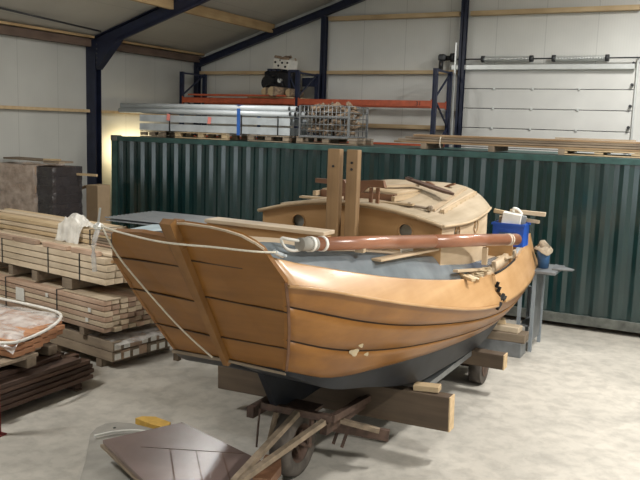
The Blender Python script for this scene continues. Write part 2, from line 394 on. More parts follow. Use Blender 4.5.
portal(16.24, .13, .12, 'navy steel frame of posts and rafter set against the back gable wall', [(-11.90, 4.45), (-8.39, 5.45), (-5.13, 6.7), (4.9, 4.5)], False)
# narrow tie rod on the roof near the first frame
tag(MB().cyl((-11.35, 12.25, 4.72), (-11.3, 9.6, 4.82), .018, n=8).build('roof_tie_rod', 'dark_steel'), 'thin dark tie rod running from the rafter along the ceiling', 'rod')

# overhead sectional door
d = thing('door_1', None, None, (-3.5, YB, 0)); structure(d)
for k in range(11):
    z0 = -.17+k*.405
    z1 = min(z0+.392, 4.26)
    if z0 < 0: z0 = .02
    if z0 > 4.2: break
    MB().box((-3.5, YB-.03, (z0+z1)/2), (3.52, .05, z1-z0), bev=.006).build('door_panel', 'door', d)
m = MB(); m.box((-3.5, YB-.035, 2.1), (3.5, .02, 4.2)); m.build('panel_joint', 'dark_steel', d)
MB().box((-3.55, YB-.14, 4.305), (3.62, .10, .10), bev=.006).build('header_rail', 'alu', d)
for x in (-5.235, -1.70):
    MB().box((x, YB-(.32 if x < -3 else .09), 2.4), (.035, .05, 4.8 if x < -3 else 4.2), bev=.004).build('guide_rail', 'alu', d)
    m = MB()
    for k in range(5): m.cyl((x+(.07 if x < -3 else -.07), YB-.16, 2.75+k*.405), (x+(.07 if x < -3 else -.07), YB-.06, 2.75+k*.405), .028, n=10)
    m.build('roller', 'dark_steel', d)
for k in range(4):
    for x in (-4.45, -3.66, -2.75):
        z = 4.283-k*.405
        if k: MB().box((x, YB-.07, z), (.045, .03, .05), bev=.005).build('hinge', 'alu', d)
MB().cyl((-5.5, YB-.16, 4.47), (-1.0, YB-.16, 4.47), .014, n=10).build('shaft', 'dark_steel', d)
for x0, x1 in ((-4.68, -3.72), (-3.25, -2.27)):
    pts = []; n = 34
    for i in range(n*10+1):
        a = i/10*2*PI; pts.append((x0+(x1-x0)*i/(n*10), YB-.16+.05*math.cos(a), 4.47+.05*math.sin(a)))
    sp = MB().tube(pts, .011, 5, 1).build('torsion_spring', 'alu', d)
    m = MB(); m.cyl((x0-.05, YB-.16, 4.47), (x0+.02, YB-.16, 4.47), .068, n=14); m.cyl((x1-.02, YB-.16, 4.47), (x1+.05, YB-.16, 4.47), .068, n=14); m.build('spring_cone', 'dark_steel', d)
m = MB(); m.cyl((-5.36, YB-.25, 4.50), (-5.29, YB-.25, 4.50), .09, n=18); m.cyl((-5.46, YB-.25, 4.49), (-5.36, YB-.25, 4.49), .05, n=12); m.build('cable_drum', 'black', d)
m = MB(); m.box((-5.55, YB-.25, 4.50), (.16, .14, .14), bev=.03); m.cyl((-5.57, YB-.25, 4.45), (-5.57, YB-.25, 4.25), .05, n=12); m.build('opener_motor', 'dark_steel', d)

# ------------------------------------------------------------------ shipping container
CX0, CX1, CY0, CY1, CZ0, CZ1 = -11.2, 1.0, 12.37, 14.81, .08, 2.67
t = thing('shipping_container', 'long dark green corrugated shipping container standing before the back wall', 'container', ((CX0+CX1)/2, (CY0+CY1)/2, 0))
def corrug(x0, x1, y, z0, z1, per=.278, dep=.036, sgn=1):
    xs = []; x = x0
    while x < x1:
        for dx, o in ((0, 0), (.072, 0), (.140, 1), (.212, 1)):
            if x+dx <= x1: xs.append((x+dx, y+sgn*o*dep))
        x += per
    xs.append((x1, y))
    return xs
xs = corrug(CX0+.12, CX1-.12, CY0+.02, 0, 0, .278)
P = [[(x, y, CZ0+.15) for x, y in xs], [(x, y, CZ1-.10) for x, y in xs]]
MB().slab(P, (0, .004, 0), False).build('side_panel', 'green', t, True)
MB().box(((CX0+CX1)/2, CY1-.05, (CZ0+CZ1)/2), (CX1-CX0-.2, .04, CZ1-CZ0-.2)).build('rear_side_panel', 'green', t)
ys = corrug(CY0+.15, CY1-.15, CX0+.03, 0, 0)
MB().slab([[(y, x, CZ0+.1) for x, y in ys], [(y, x, CZ1-.1) for x, y in ys]], (.004, 0, 0), False).build('end_panel', 'green', t)
MB().box(((CX0+CX1)/2, (CY0+CY1)/2, CZ1-.03), (CX1-CX0-.1, CY1-CY0-.1, .03)).build('roof_panel', 'green_rail', t)
MB().box(((CX0+CX1)/2, CY0+.03, CZ1-.055), (CX1-CX0-.2, .07, .095), bev=.006).build('top_rail', 'green_rail', t)
MB().box(((CX0+CX1)/2, CY1-.03, CZ1-.055), (CX1-CX0-.2, .07, .095), bev=.006).build('top_rail', 'green_rail', t)
MB().box(((CX0+CX1)/2, CY0+.03, CZ0+.075), (CX1-CX0-.2, .08, .15), bev=.006).build('bottom_rail', 'grey_rail', t)
MB().box(((CX0+CX1)/2, (CY0+CY1)/2, CZ0+.1), (CX1-CX0-.2, CY1-CY0-.2, .05)).build('floor_panel', 'brown_wood', t)
for x in (CX0+.07, CX1-.07):
    for y in (CY0+.07, CY1-.07):
        MB().box((x, y, (CZ0+CZ1)/2), (.14, .14, CZ1-CZ0-.2)).build('corner_post', 'green_rail', t)
        for z in (CZ0+.05, CZ1-.05):
            MB().box((x, y, z), (.17, .17, .115), bev=.012).build('corner_casting', 'grey_rail', t)
for x in (-10.6, -5.2, .3):
    MB().box((x, CY0+1.2, .04), (.3, 2.2, .08)).build('support_block', 'beam_wood', t)

# ------------------------------------------------------------------ pallets and loads on the container roof
ZT = CZ1+.0
def pallet(x, y, z, L, W, H, mat, label, group=None, rz=0, nb=5, name='wooden_pallet'):
    t = thing(name, label, 'pallet', (x, y, z), group)
    R = Matrix.Rotation(rz, 3, 'Z')
    def pt(a, b, c): return Vector((x, y, z))+R @ Vector((a, b, c))
    sz = H-.036
    for j in (-1, 0, 1):
        for i in (-1, 0, 1):
            m = MB(); m.box(pt(i*(L/2-.07), j*(W/2-.05), .018+(sz-.0)/2), (.13, .09, sz-.02), (0, 0, rz)); m.build('block', mat, t)
        m = MB(); m.box(pt(0, j*(W/2-.05), .009), (L, .09, .018), (0, 0, rz)); m.build('bottom_board', mat, t)
    for i in range(nb):
        yy = -W/2+.05+i*(W-.1)/(nb-1)
        MB().box(pt(0, yy, H-.009), (L, .09, .018), (0, 0, rz)).build('top_board', mat, t)
    return t
pallet(-9.15, 13.0, ZT, 1.25, .8, .12, 'pale_pallet', 'pale wooden pallet under the middle of the grey steel profiles')
pallet(-10.35, 13.0, ZT, .6, .8, .12, 'old_wood', 'dark small pallet under the left end of the grey steel profiles')
pallet(-7.62, 13.0, ZT, .9, .8, .12, 'old_wood', 'dark pallet under the right end of the grey steel profiles')
pallet(-6.45, 13.05, ZT, 1.2, .8, .12, 'old_wood', 'dark pallet under the wire basket of firewood')
# steel profiles in two layers with a strap, tubes on top
t = thing('steel_profile_bundle', 'bundle of grey steel channel profiles strapped in two layers on the container', 'steel bundle', (-8.95, 13.0, ZT+.12))
for lay in range(2):
    for k in range(5):
        y = 12.68+k*.16; z = ZT+.13+lay*.175; xa = -10.72; xb = -7.2
        m = MB(); m.box(((xa+xb)/2, y, z+.068), (xb-xa, .012, .135)); m.box(((xa+xb)/2, y+.05, z+.006), (xb-xa, .11, .012)); m.box(((xa+xb)/2, y+.05, z+.129), (xb-xa, .11, .012))
        m.build('channel_profile', 'galv', t)
for x in (-9.95, -8.25, -7.45):
    m = MB(); m.box((x, 12.665, ZT+.29), (.025, .008, .36)); m.box((x, 13.05, ZT+.475), (.025, .78, .008)); m.build('strap', 'strap_black', t)
t2 = thing('steel_tube_bundle', 'long pale grey steel tubes lying on top of the strapped profiles', 'steel bundle', (-9.1, 13.0, ZT+.46))
for k in range(4):
    for l in range(2 if k < 3 else 1):
        y = 12.70+k*.125; z = ZT+.515+l*.10
        xa = -11.30+random.random()*.12+k*.04; xb = -7.25+random.random()*.2
        o = MB().cyl((xa, y, z), (xb, y, z), .052, n=18).build('steel_tube', 'tube_grey', t2)
        MB().cyl((xb-.004, y, z), (xb+.002, y, z), .042, n=16).build('tube_bore', 'dark_steel', o)
for k in range(3): tag(MB().box((-9.2, 13.26+k*.1, ZT+.50), (3.6, .06, .04), bev=.01).build('square_tube', 'galv', t2))
# tie straps over everything
m = MB(); m.box((-8.3, 12.64, ZT+.35), (.07, .01, .50)); m.box((-8.3, 13.0, ZT+.665), (.07, .74, .01)); m.box((-8.3, 13.37, ZT+.35), (.07, .01, .62)); 
tag(m.build('ratchet_strap', 'strap_blue'), 'blue ratchet strap around the grey steel bundle on the container', 'strap')
for i, x in enumerate((-9.97, -8.98)):
    tag(MB().box((x, 12.652, ZT+(.40 if i == 0 else .36)), (.075, .006, .13), (0, .12, 0)).build('paper_tag', 'pink_tag'), ('left' if i == 0 else 'right')+' of two pink tags stuck on the grey steel profiles', 'tag')
# wire basket of firewood
t = thing('wire_basket', 'grey wire mesh basket full of firewood on top of the container', 'basket', (-6.45, 13.05, ZT+.12))
x0, x1, y0, y1, z0, z1 = -6.98, -6.0, 12.66, 13.45, ZT+.13, ZT+.68
m = MB()
for k in range(13):
    x = x0+(x1-x0)*k/12
    for y in (y0, y1): m.cyl((x, y, z0), (x, y, z1), .008, n=5)
for k in range(6):
    z = z0+(z1-z0)*k/5
    for y in (y0, y1): m.cyl((x0, y, z), (x1, y, z), .008, n=5)
    for x in (x0, x1): m.cyl((x, y0, z), (x, y1, z), .008, n=5)
m.build('wire_mesh', 'galv_dark', t)
for x in (x0, x1):
    for y in (y0, y1): MB().box((x, y, (z0+z1)/2), (.035, .035, z1-z0)).build('corner_post', 'galv_dark', t)
for z in (z0, z0+.36): MB().box(((x0+x1)/2, y0-.012, z), (x1-x0, .02, .03)).build('front_rail', 'galv_dark', t)
MB().box(((x0+x1)/2, (y0+y1)/2, z0+.01), (x1-x0, y1-y0, .02)).build('base_sheet', 'galv_dark', t)
m = MB(); random.seed(3)
for i in range(170):
    p = Vector((random.uniform(x0+.12, x1-.12), random.uniform(y0+.1, y1-.1), z0+.07+random.random()*.5))
    dv = Vector((random.uniform(-1, 1), random.uniform(-.6, .6), random.uniform(-.5, .5))).normalized()*random.uniform(.07, .12)
    q = random.uniform(.028, .05)
    for e in (1, -1):
        pp = p+dv*e
        if not (x0+.05 < pp.x < x1-.05 and y0+.04 < pp.y < y1-.04): dv = dv*.4
    m.cyl(p-dv, p+dv, q, n=random.choice((3, 5, 6)), mi=random.choice((0, 0, 1)))
    if True:
        pass
o = m.build('firewood', ['bark', 'old_wood']); tag(o, 'rough split firewood pieces filling the wire basket', 'firewood', None, 'stuff')
# boards on the container, right side
t = thing('board_stack', 'long flat stack of brown boards on the right part of the container', 'boards', (-2.2, 13.0, ZT+.09))
for lay in range(4):
    for k in range(6):
        xa = -5.15+random.uniform(0, .25)+.08*lay; xb = .55+random.uniform(-.2, .2)
        if lay == 3 and k % 3 == 2: continue
        MB().box(((xa+xb)/2, 12.62+k*.16, ZT+.105+lay*.038), (xb-xa, .145, .031), (0, random.uniform(-.001, .001), 0), .003).build('board', random.choice(['old_wood', 'board_brown', 'board_brown']), t)
for i, x in enumerate((-4.55, -3.4, -2.3)):
    o = MB().box((x, 13.0, ZT+.047), (.1, .9, .093)).build('bearer', 'old_wood'); tag(o, ['leftmost', 'middle', 'rightmost'][i]+' of the three dark bearers under the left half of the board stack', 'bearer')
for i, x in enumerate((-1.75, -.5)):
    pallet(x, 13.0, ZT, 1.2, .9, .085, 'pale_pallet', 'pale pallet under the board stack, %s one at the right end' % ('left' if i == 0 else 'outermost'))
tag(MB().box((-1.9, 13.1, ZT+.25), (1.2, .16, .022), (0, 0, .01)).build('thin_board', 'bare_x'), 'thin pale board lying loose on top of the brown board stack', 'board')
m = MB().tube([(-4.25, 12.52, ZT+.20), (-4.25, 12.50, ZT+.1), (-4.24, 12.52, ZT+.02)], .007); m.tube([(-4.25, 12.52, ZT+.20), (-4.2, 12.9, ZT+.215), (-4.2, 13.3, ZT+.21)], .007)
tag(m.build('tie_cord', 'rope'), 'pale cord tied around left end of the board stack', 'cord')

# ------------------------------------------------------------------ pallet racking behind the container
t = thing('pallet_rack', 'pallet rack with orange beams and dark upright frames behind the container', 'rack', (-8.3, 15.6, 0))
def upright(x, top):
    for y in (15.12, 16.02):
        m = MB(); m.box((x, y, top/2), (.09, .02, top)); m.box((x-.04, y, top/2), (.012, .07, top)); m.box((x+.04, y, top/2), (.012, .07, top)); m.build('upright_post', 'blue_steel', t)
    m = MB(); z = .3; f = 1
    m.bar((x, 15.12, top-.03), (x, 16.02, top-.03), .04, .04)
    while z+.55 < top:
        m.bar((x, 15.12 if f > 0 else 16.02, z), (x, 16.02 if f > 0 else 15.12, z+.55), .03, .03); z += .55; f = -f
    m.build('upright_brace', 'blue_steel', t)
for x, tp in ((-11.52, 4.15), (-8.42, 4.15), (-5.30, 4.20)): upright(x, tp)
for z, mt in ((3.50, 'orange'), (2.62, 'orange')):
    for xa, xb in ((-11.47, -8.47), (-8.37, -5.35)):
        for y in (15.12, 16.02):
            m = MB(); m.box(((xa+xb)/2, y-.01, z), (xb-xa, .05, .125), bev=.01)
            for xe in (xa, xb): m.box((xe, y-.035, z), (.03, .02, .17))
            m.build('orange_beam', mt, t)
# number 31 on the beam
cu = bpy.data.curves.new('rack_number', 'FONT'); cu.body = '31'; cu.size = .12; cu.extrude = .002; cu.align_x = 'CENTER'; cu.align_y = 'CENTER'
tmp = bpy.data.objects.new('tmp', cu); COL.objects.link(tmp); bpy.context.view_layer.update()
me = bpy.data.meshes.new_from_object(tmp.evaluated_get(bpy.context.evaluated_depsgraph_get())); bpy.data.objects.remove(tmp)
me.transform(Matrix.Translation((-5.62, 15.082, 3.50)) @ Matrix.Rotation(PI/2, 4, 'X')); me.materials.clear(); me.materials.append(M['black'])
o = bpy.data.objects.new('rack_number', me); COL.objects.link(o); attach(o, t); o.location = -Vector(t.location)

# pink/red ladder-like frame lying along the beam left
m = MB()
m.box((-9.95, 15.0, 3.62), (2.6, .03, .035)); m.box((-9.95, 15.3, 3.62), (2.6, .03, .035))
for k in range(9): m.box((-11.15+k*.3, 15.15, 3.62), (.03, .3, .02))
tag(m.build('slatted_frame', 'pink_film' if False else 'orange'), 'flat reddish slatted frame lying on the left orange rack beams', 'frame')
# planks carrying load on rack
for i, (xa, xb, y) in enumerate(((-9.7, -8.5, 15.25), (-9.7, -8.5, 15.55), (-9.7, -8.5, 15.85))):
    tag(MB().box(((xa+xb)/2, y-.03, 3.585), (xb-xa, .2, .03)).build('shelf_plank', 'pale_pallet'), ['front', 'middle', 'rear'][i]+' plank across the rack beams under the dark blue engine', 'plank')
# log rolls
for i, (x, y, rr) in enumerate(((-9.26, 15.26, .1), (-8.94, 15.2, .105), (-8.66, 15.28, .09))):
    o = MB().cyl((x+.0, y-.3 if i == 1 else y-.12, 3.605+rr), (x+.1, y+.25, 3.605+rr), rr, n=14).build('wood_log', 'bark'); 
    tag(o, ['short brown log left of the round log end on the rack shelf', 'brown log showing its round cut end on the rack shelf', 'short brown log lying at the right foot of the dark blue engine'][i], 'log')
    e = MB().cyl((x, (y-.3 if i == 1 else y-.12)-.006, 3.605+rr), (x, (y-.3 if i == 1 else y-.12)+.002, 3.605+rr), rr*.93, n=14).build('cut_end', 'pale_pallet', o)
# engine
t = thing('ship_engine', 'dark navy ship engine with pipes standing on the rack under a white box', 'engine', (-9.25, 15.62, 3.6))
MB().box((-9.14, 15.70, 3.90), (.74, .46, .58), bev=.05).build('engine_block', 'black', t)
m = MB()
for k in range(4): m.cyl((-9.42+k*.13, 15.6, 4.15), (-9.42+k*.13, 15.6, 4.24), .06, n=12)
m.build('cylinder_heads', 'navy', t)
MB().cyl((-9.36, 15.46, 3.92), (-9.36, 15.40, 3.92), .16, n=20).build('flywheel', 'black', t)
m = MB(); m.tube([(-9.45, 15.46, 4.15), (-9.3, 15.43, 4.05), (-9.1, 15.42, 4.08), (-8.95, 15.44, 3.8)], .03); m.tube([(-9.5, 15.42, 3.7), (-9.25, 15.36, 3.9), (-9.0, 15.42, 3.72)], .025)
m.build('pipe', 'black', t)
m = MB(); m.cyl((-9.05, 15.40, 3.97), (-9.05, 15.47, 3.97), .05, n=12); m.box((-8.92, 15.42, 3.76), (.10, .03, .05), (0, .6, 0)); m.build('bright_fitting', 'alu', t)
m = MB()
for x in (-8.82, -8.60):
    m.box((x, 15.45, 3.9), (.05, .05, .6)); 
m.bar((-8.82, 15.45, 4.18), (-8.60, 15.45, 4.18), .05, .05); m.bar((-8.82, 15.45, 4.1), (-8.60, 15.45, 3.66), .03, .03); m.build('support_frame', 'blue_steel', t)
# white box on top
t = thing('white_box', 'white battered box with dark holes sitting on top of the dark blue engine', 'box', (-9.12, 15.6, 4.12))
MB().box((-9.02, 15.6, 4.33), (.46, .32, .21), (0, .10, -.2), .01).build('box_body', 'white', t)
m = MB()
for a, b in ((-.17, .03), (-.08, -.04), (.03, .03), (.12, -.05), (.18, .04)): m.cyl((-9.02+a-.01, 15.42-a*.2, 4.33+b-a*.1), (-9.02+a-.01, 15.46-a*.2, 4.33+b-a*.1), .025, n=8)
m.build('punched_hole', 'black', t)
m = MB(); random.seed(5)
for k in range(9): m.box((-9.22+random.random()*.42, 15.6+random.uniform(-.12, .12), 4.46+random.random()*.05-.05*k/9), (.16, .06, .03), (random.random(), random.uniform(-.4, .2), random.random()*3))
tag(m.build('scrap_heap', 'bark'), 'small brown scraps lying on top of the white battered box', 'scraps', None, 'stuff')
# dark cabinet right of the post
tag(MB().box((-8.60, 15.98, 3.97), (.35, .04, .2)).build('dark_board', 'blue_steel'), 'dark panel behind the rack post right of the engine', 'panel')

# ------------------------------------------------------------------ boat
X0 = -3.2
bY = [4.35, 5, 6, 7, 8, 9, 10, 11, 11.3]; bW = [.72, .92, 1.12, 1.22, 1.25, 1.2, 1.1, .95, .9]
def BW(y): return interp(y, bY, bW)
def Zw(y): return interp(y, [4.35, 4.66, 4.91, 5.2, 5.6, 6.27, 7.08, 7.92, 8.72, 9.99, 11.36], [1.965, 1.90, 1.835, 1.76, 1.66, 1.51, 1.35, 1.24, 1.18, 1.13, 1.13])
def Zc0(y): return interp(y, [4.2, 4.27, 4.49, 4.82, 5.26, 5.81, 6.54, 7.14, 8.27, 9.85, 11.5], [2.20, 2.18, 2.09, 2.01, 1.91, 1.80, 1.68, 1.60, 1.49, 1.49, 1.57])
chY = [4.78, 5.03, 5.29, 5.63, 6.1, 6.94, 8.24, 9.34, 11.3]
def Cx(y): return interp(y, chY, [.51, .66, .73, .79, .87, .95, .97, .92, .66])
def Cz(y): return interp(y, chY, [1.225, 1.135, 1.085, 1.05, 1.01, .93, .81, .745, .76])
def Kz(y): return interp(y, [4.76, 5.2, 5.6, 6.1, 6.6, 8, 10, 11.3], [1.235, 1.02, .86, .72, .63, .55, .51, .56])
def Mz(y): return interp(y, [4.78, 5.2, 5.76, 6.64, 7.25, 8.3, 8.9, 11.3], [1.20, 1.0, .86, .665, .63, .57, .545, .60])
YE = 11.3; N = 40
def tY(u, y0): return y0+(YE-y0)*u
boat = thing('wooden_boat', 'varnished wooden sailing boat hull with raised bow, resting on a steel trailer', 'boat', (X0, 7.8, .5))
# side planking: rows in v with thin seam rows
def side_pt(u, v, s, off=0):
    yw = tY(u, 4.35); yc = tY(u, 4.78)
    y = yw+(yc-yw)*v
    xw, zw = BW(yw), Zw(yw); xc, zc = Cx(yc), Cz(yc)
    bul = .05*math.sin(PI*v)*(.25+.75*min(1, u*3))
    x = xw+(xc-xw)*(v**1.2) + bul*.5
    z = zw+(zc-zw)*v
    return (X0+s*(x+off), y, z)
sv = lambda u: interp(u, [0, .18, .4, 1], [.24, .35, .33, .33])
sv2 = lambda u: interp(u, [0, .18, .4, 1], [.62, .72, .70, .68])
for s in (1, -1):
    P = []; us = [(i/N)**1.25 for i in range(N+1)]
    for u_ in us:
        a, b = sv(u_), sv2(u_); h = .011
        vs = [0, .02, a*.35, a*.7, a-h, a-h*.7, a+h*.7, a+h, a+(b-a)*.33, a+(b-a)*.66, b-h, b-h*.7, b+h*.7, b+h, b+(1-b)*.35, b+(1-b)*.7, 1]
        row = []
        for k, v in enumerate(vs):
            row.append(side_pt(u_, v, s, 0 if k not in (5, 6, 11, 12) else -.012))
        P.append(row)
    mi = lambda i, j: 1 if j in (4, 5, 6, 10, 11, 12) else 0
    m = MB(); m.slab(P, (-s*.03, 0, 0), True, mi); m.build('side_planking', ['varnish', 'seam'], boat)
    # bottom, chine to keel
    P = []
    for u_ in us:
        yc = tY(u_, 4.78)
        cx_, cz_ = Cx(yc), Cz(yc); mx_, mz_ = cx_-min(.11, .02+.09*max(0, yc-4.78)), Mz(yc); row = []
        for q in (0, .08, .5, .92, 1): row.append((X0+s*(cx_+(mx_-cx_)*q), yc, cz_+(mz_-cz_)*q-.004))
        for q in (.12, .4, .7, 1): row.append((X0+s*mx_*(1-q), yc, mz_+(Kz(yc)-mz_)*q-.004))
        P.append(row)
    MB().slab(P, (0, 0, .03)).build('bottom_planking', 'black_hull', boat)
    # boot stripe: dark band rising over the chine towards the stern
# transom at the stern
P = [side_pt(1, v, 1) for v in (0, .25, .5, .75, 1)]+[(X0, YE, Kz(YE))]+[side_pt(1, v, -1) for v in (1, .75, .5, .25, 0)]
P = [(p[0], YE, p[2]) for p in P]; P = [(X0+BW(YE)-.13, YE, 1.45)]+P+[(X0-BW(YE)+.13, YE, 1.45)]
MB().prism(P, (0, .05, 0)).build('stern_transom', 'varnish_bow', boat)

# bow plates
Sx, Sy, Sz = X0, 4.10, 2.31
foot = Vector((X0, 4.76, 1.243))
def plate(s, poly, lines, nm):
    n = None
    pts = [Vector((X0+s*a, b, c)) for a, b, c in poly]
    ax = (pts[2]-pts[0]); fx = foot-pts[0]
    nrm = fx.cross(ax).normalized()
    if nrm.y < 0: nrm = -nrm
    m = MB(); m.prism(pts, nrm*.035)
    for a, b in lines:
        a = Vector((X0+s*a[0], a[1], a[2])); b = Vector((X0+s*b[0], b[1], b[2]))
        # dark seam inlaid flush
        dirv = (b-a).normalized(); up = nrm.cross(dirv)
        q = [a-up*.0045, b-up*.0045, b+up*.0045, a+up*.0045]
        m.prism([p-nrm*.007 for p in q], nrm*.012, 1)
    return m.build(nm, ['varnish_bow', 'seam'], boat)
def stemline(z): # point on the stem line at height z
    t = (Sz-z)/(Sz-foot.z); return Sy+(foot.y-Sy)*t
def knline(z):
    t = (1.98-z)/(1.98-1.22); return (.73+(.50-.73)*t+.10*t*(1-t), 4.345+(4.79-4.345)*t, z)
star = [(0, stemline(2.315), 2.315), (.10, 4.10, 2.325), (.29, 4.125, 2.315), (.40, 4.14, 2.30), (.50, 4.165, 2.275), (.58, 4.19, 2.235), (.63, 4.22, 2.195), (.73, 4.345, 1.98), knline(1.8), knline(1.6), knline(1.4), (.50, 4.79, 1.22), (.25, 4.785, 1.225), (0, 4.76, 1.243)]
seams = []
for z in (2.03, 1.76, 1.48): seams.append(((.0, stemline(z+.03)-.002, z+.03), knline(min(1.97, z+.0))))
plate(1, star, [((0, stemline(2.06), 2.06), (.70, 4.335, 2.03)), ((0, stemline(1.78), 1.78), knline(1.74)), ((0, stemline(1.44), 1.44), knline(1.43))], 'bow_plank_panel')
port = [(0, stemline(2.22), 2.22), (.07, 4.155, 2.215), (.32, 4.175, 2.225), (.59, 4.21, 2.205), (.63, 4.23, 2.18), (.73, 4.345, 1.98), knline(1.8), knline(1.6), knline(1.4), (.50, 4.79, 1.22), (.25, 4.785, 1.225), (0, 4.76, 1.243)]
plate(-1, port, [((0, stemline(2.0), 2.0), (.72, 4.34, 1.995)), ((0, stemline(1.72), 1.72), knline(1.74)), ((0, stemline(1.43), 1.43), knline(1.45))], 'bow_plank_panel')
# capping on starboard bow plate top, pale edge
m = MB(); cp = star[:7]
for i in range(len(cp)-1):
    a = cp[i]; b = cp[i+1]; m.bar((X0+a[0], a[1]+.012, a[2]+.004), (X0+b[0], b[1]+.012, b[2]+.004), .05, .012)
m.build('bow_cap', 'bare_x', boat)
m = MB(); m.slab([[(X0-.02, 4.19, 2.212), (X0-.02, 4.55, 2.23)], [(X0-.35, 4.20, 2.222), (X0-.35, 4.66, 2.235)], [(X0-.60, 4.235, 2.20), (X0-.66, 4.72, 2.20)]], (0, 0, -.015), False)
m.build('foredeck_panel', 'lightblue', boat)
# stem post
sd = (foot-Vector((X0, stemline(2.31), 2.31))).normalized()
m = MB(); nrm = Vector((0, -sd.z, sd.y)).normalized()
if nrm.y > 0: nrm = -nrm
top = Vector((X0, stemline(2.31), 2.31))-sd*.05; bot = foot+sd*.05
q = [Vector((-.075, 0, 0)), Vector((.065, 0, 0))]
wt, wb = .052, .030
pl = [top+Vector((-wt, 0, 0))+nrm*.0, top+Vector((-wt*.85, 0, 0))+nrm*.055, top+Vector((wt*.85, 0, 0))+nrm*.055, top+Vector((wt, 0, 0))]
pb = [bot+Vector((-wb, 0, 0)), bot+Vector((-wb*.8, 0, 0))+nrm*.035, bot+Vector((wb*.8, 0, 0))+nrm*.035, bot+Vector((wb, 0, 0))]
bm = m.bm; A = [bm.verts.new(p) for p in pl]; B = [bm.verts.new(p) for p in pb]
bm.faces.new(A); bm.faces.new(B[::-1])
for i in range(4): bm.faces.new((A[i], B[i], B[(i+1) % 4], A[(i+1) % 4]))
m.build('stem_post', 'stem', boat)
m = MB(); m.bar(top+Vector((-.060, 0, -.02))+nrm*.012, top+sd*.56+Vector((-.052, 0, 0))+nrm*.012, .012, .03, up=nrm); m.build('stem_side_strip', 'dark_lumber', boat)
# inner back of stem head
MB().box((X0+.0, 4.17, 2.24), (.10, .08, .20), (.2, 0, 0), .01).build('stem_backing', 'stem', boat)
# side strakes (tumblehome) : forward piece, then broken gap, then aft piece
def strake(s, ya, yb, nm, jag=False, mat='strake'):
    P = []; n = 30
    for i in range(n+1):
        y = ya+(yb-ya)*i/n
        fy = 0
        yw = max(y, 4.35)
        xw, zw = BW(yw)+.018*min(1, max(0, (y-4.4)/.4)), Zw(yw)-.012; zc = Zc0(y); xc = BW(max(y, 4.27))-.13
        row = []
        for k, q in enumerate((0, .08, .5, .94, 1)):
            yy = y
            if jag and i == n: yy += .07*math.sin(7*q+1)
            if jag and i == 0: yy += .07*math.sin(7*q+1)
            if i == 0 and ya < 4.5: yy = 4.39+(4.30-4.39)*q
            row.append((X0+s*(xw+(xc-xw)*q+.012*math.sin(PI*q)), yy, zw+(zc-zw)*q))
        P.append(row)
    return MB().slab(P, (-s*.045, 0, -.012)).build(nm, mat, boat)
strake(1, 4.35, 7.93, 'side_strake', True); strake(-1, 4.42, 11.3, 'side_strake')
strake(1, 8.04, 11.3, 'side_strake', True)
# rub edge under the strakes
for s in (1, -1):
    pts = [(X0+s*(BW(y)+.022), y, Zw(y)-.014) for y in [4.36+i*.2 for i in range(35) if not (7.85 < 4.36+i*.2 < 8.1)]]
    MB().tube([p for p in pts if p[1] < 7.9], .013, 6, 1).build('rubbing_edge', 'strake', boat)
# ragged dark splits at the break
m = MB()
for (y, dz, l, a) in ((7.96, .03, .13, .7), (7.98, .12, .06, 1.4), (7.97, .17, .06, 1.5), (8.05, .015, .12, .1), (7.83, -.02, .1, .45)):
    m.box((X0+BW(7.95)-.09*(dz/.25)+.006, y, Zw(7.95)+dz+.01), (.03, l, .035), (a, .3, 0))
m.build('rot_hole', 'dark_gap', boat)
m = MB()
for k in range(7): m.box((X0+BW(7.7)-.135+random.uniform(-.02, .02), 7.35+k*.09, Zc0(7.4)+.012+random.random()*.012), (.09+random.random()*.05, .085, .008), (0, .25, random.random()*2))
m.build('bare_chip', 'chip', boat)

# deck: blue painted band along the sides, bare wood in the middle
def Zd(y): return interp(y, [4.2, 4.63, 4.86, 5.18, 5.56, 6.16, 6.98, 8.31, 9.2], [2.22, 2.18, 2.13, 2.07, 2.02, 1.93, 1.81, 1.60, 1.52])
def deckz(x, y):
    b = BW(max(y, 4.35)); x = abs(x); bi = b-.33; bo = b-.15
    if x >= bi:
        q = min(1, (x-bi)/(bo-bi)); return Zd(y)+(Zc0(y)-.03-Zd(y))*q**1.3
    return Zd(y)+.035*(1-(x/bi)**2)
P = []; ny = 44
for i in range(ny+1):
    y = 4.30+(9.2-4.30)*i/ny; b = BW(max(y, 4.35)); bi = b-.33; bo = b-.15
    row = []
    for c in (bo, bo-.03, (bo+bi)/2, bi+.03, bi, bi*.8, bi*.55, bi*.3): row.append(c)
    xs_ = row+[0]+[-c for c in row[::-1]]
    P.append([(X0+c, y+(0 if i else -.06*(1-abs(c)/b)), deckz(c, y)) for c in xs_])
m = MB(); m.slab(P, (0, 0, -.025), True, lambda i, j: 0 if (j < 4 or j > 11) else 1)
m.build('deck', ['bluedeck', 'bare'], boat)
# cockpit: floor and inner lining aft
P = []
for i in range(12):
    y = 9.15+(11.28-9.15)*i/11; P.append([(X0+c*(BW(y)-.2), y, 1.05) for c in (-1, 0, 1)])
MB().slab(P, (0, 0, -.03)).build('cockpit_floor', 'bare', boat)
for s in (1, -1):
    P = []
    for i in range(12):
        y = 9.15+(11.28-9.15)*i/11; P.append([(X0+s*(BW(y)-.19), y, 1.05), (X0+s*(BW(y)-.17), y, Zc0(y)-.01)])
    MB().slab(P, (s*.03, 0, 0)).build('cockpit_lining', 'bare', boat)
MB().box((X0, 9.14, 1.35), (2.1, .04, .7)).build('cockpit_bulkhead', 'ply', boat)
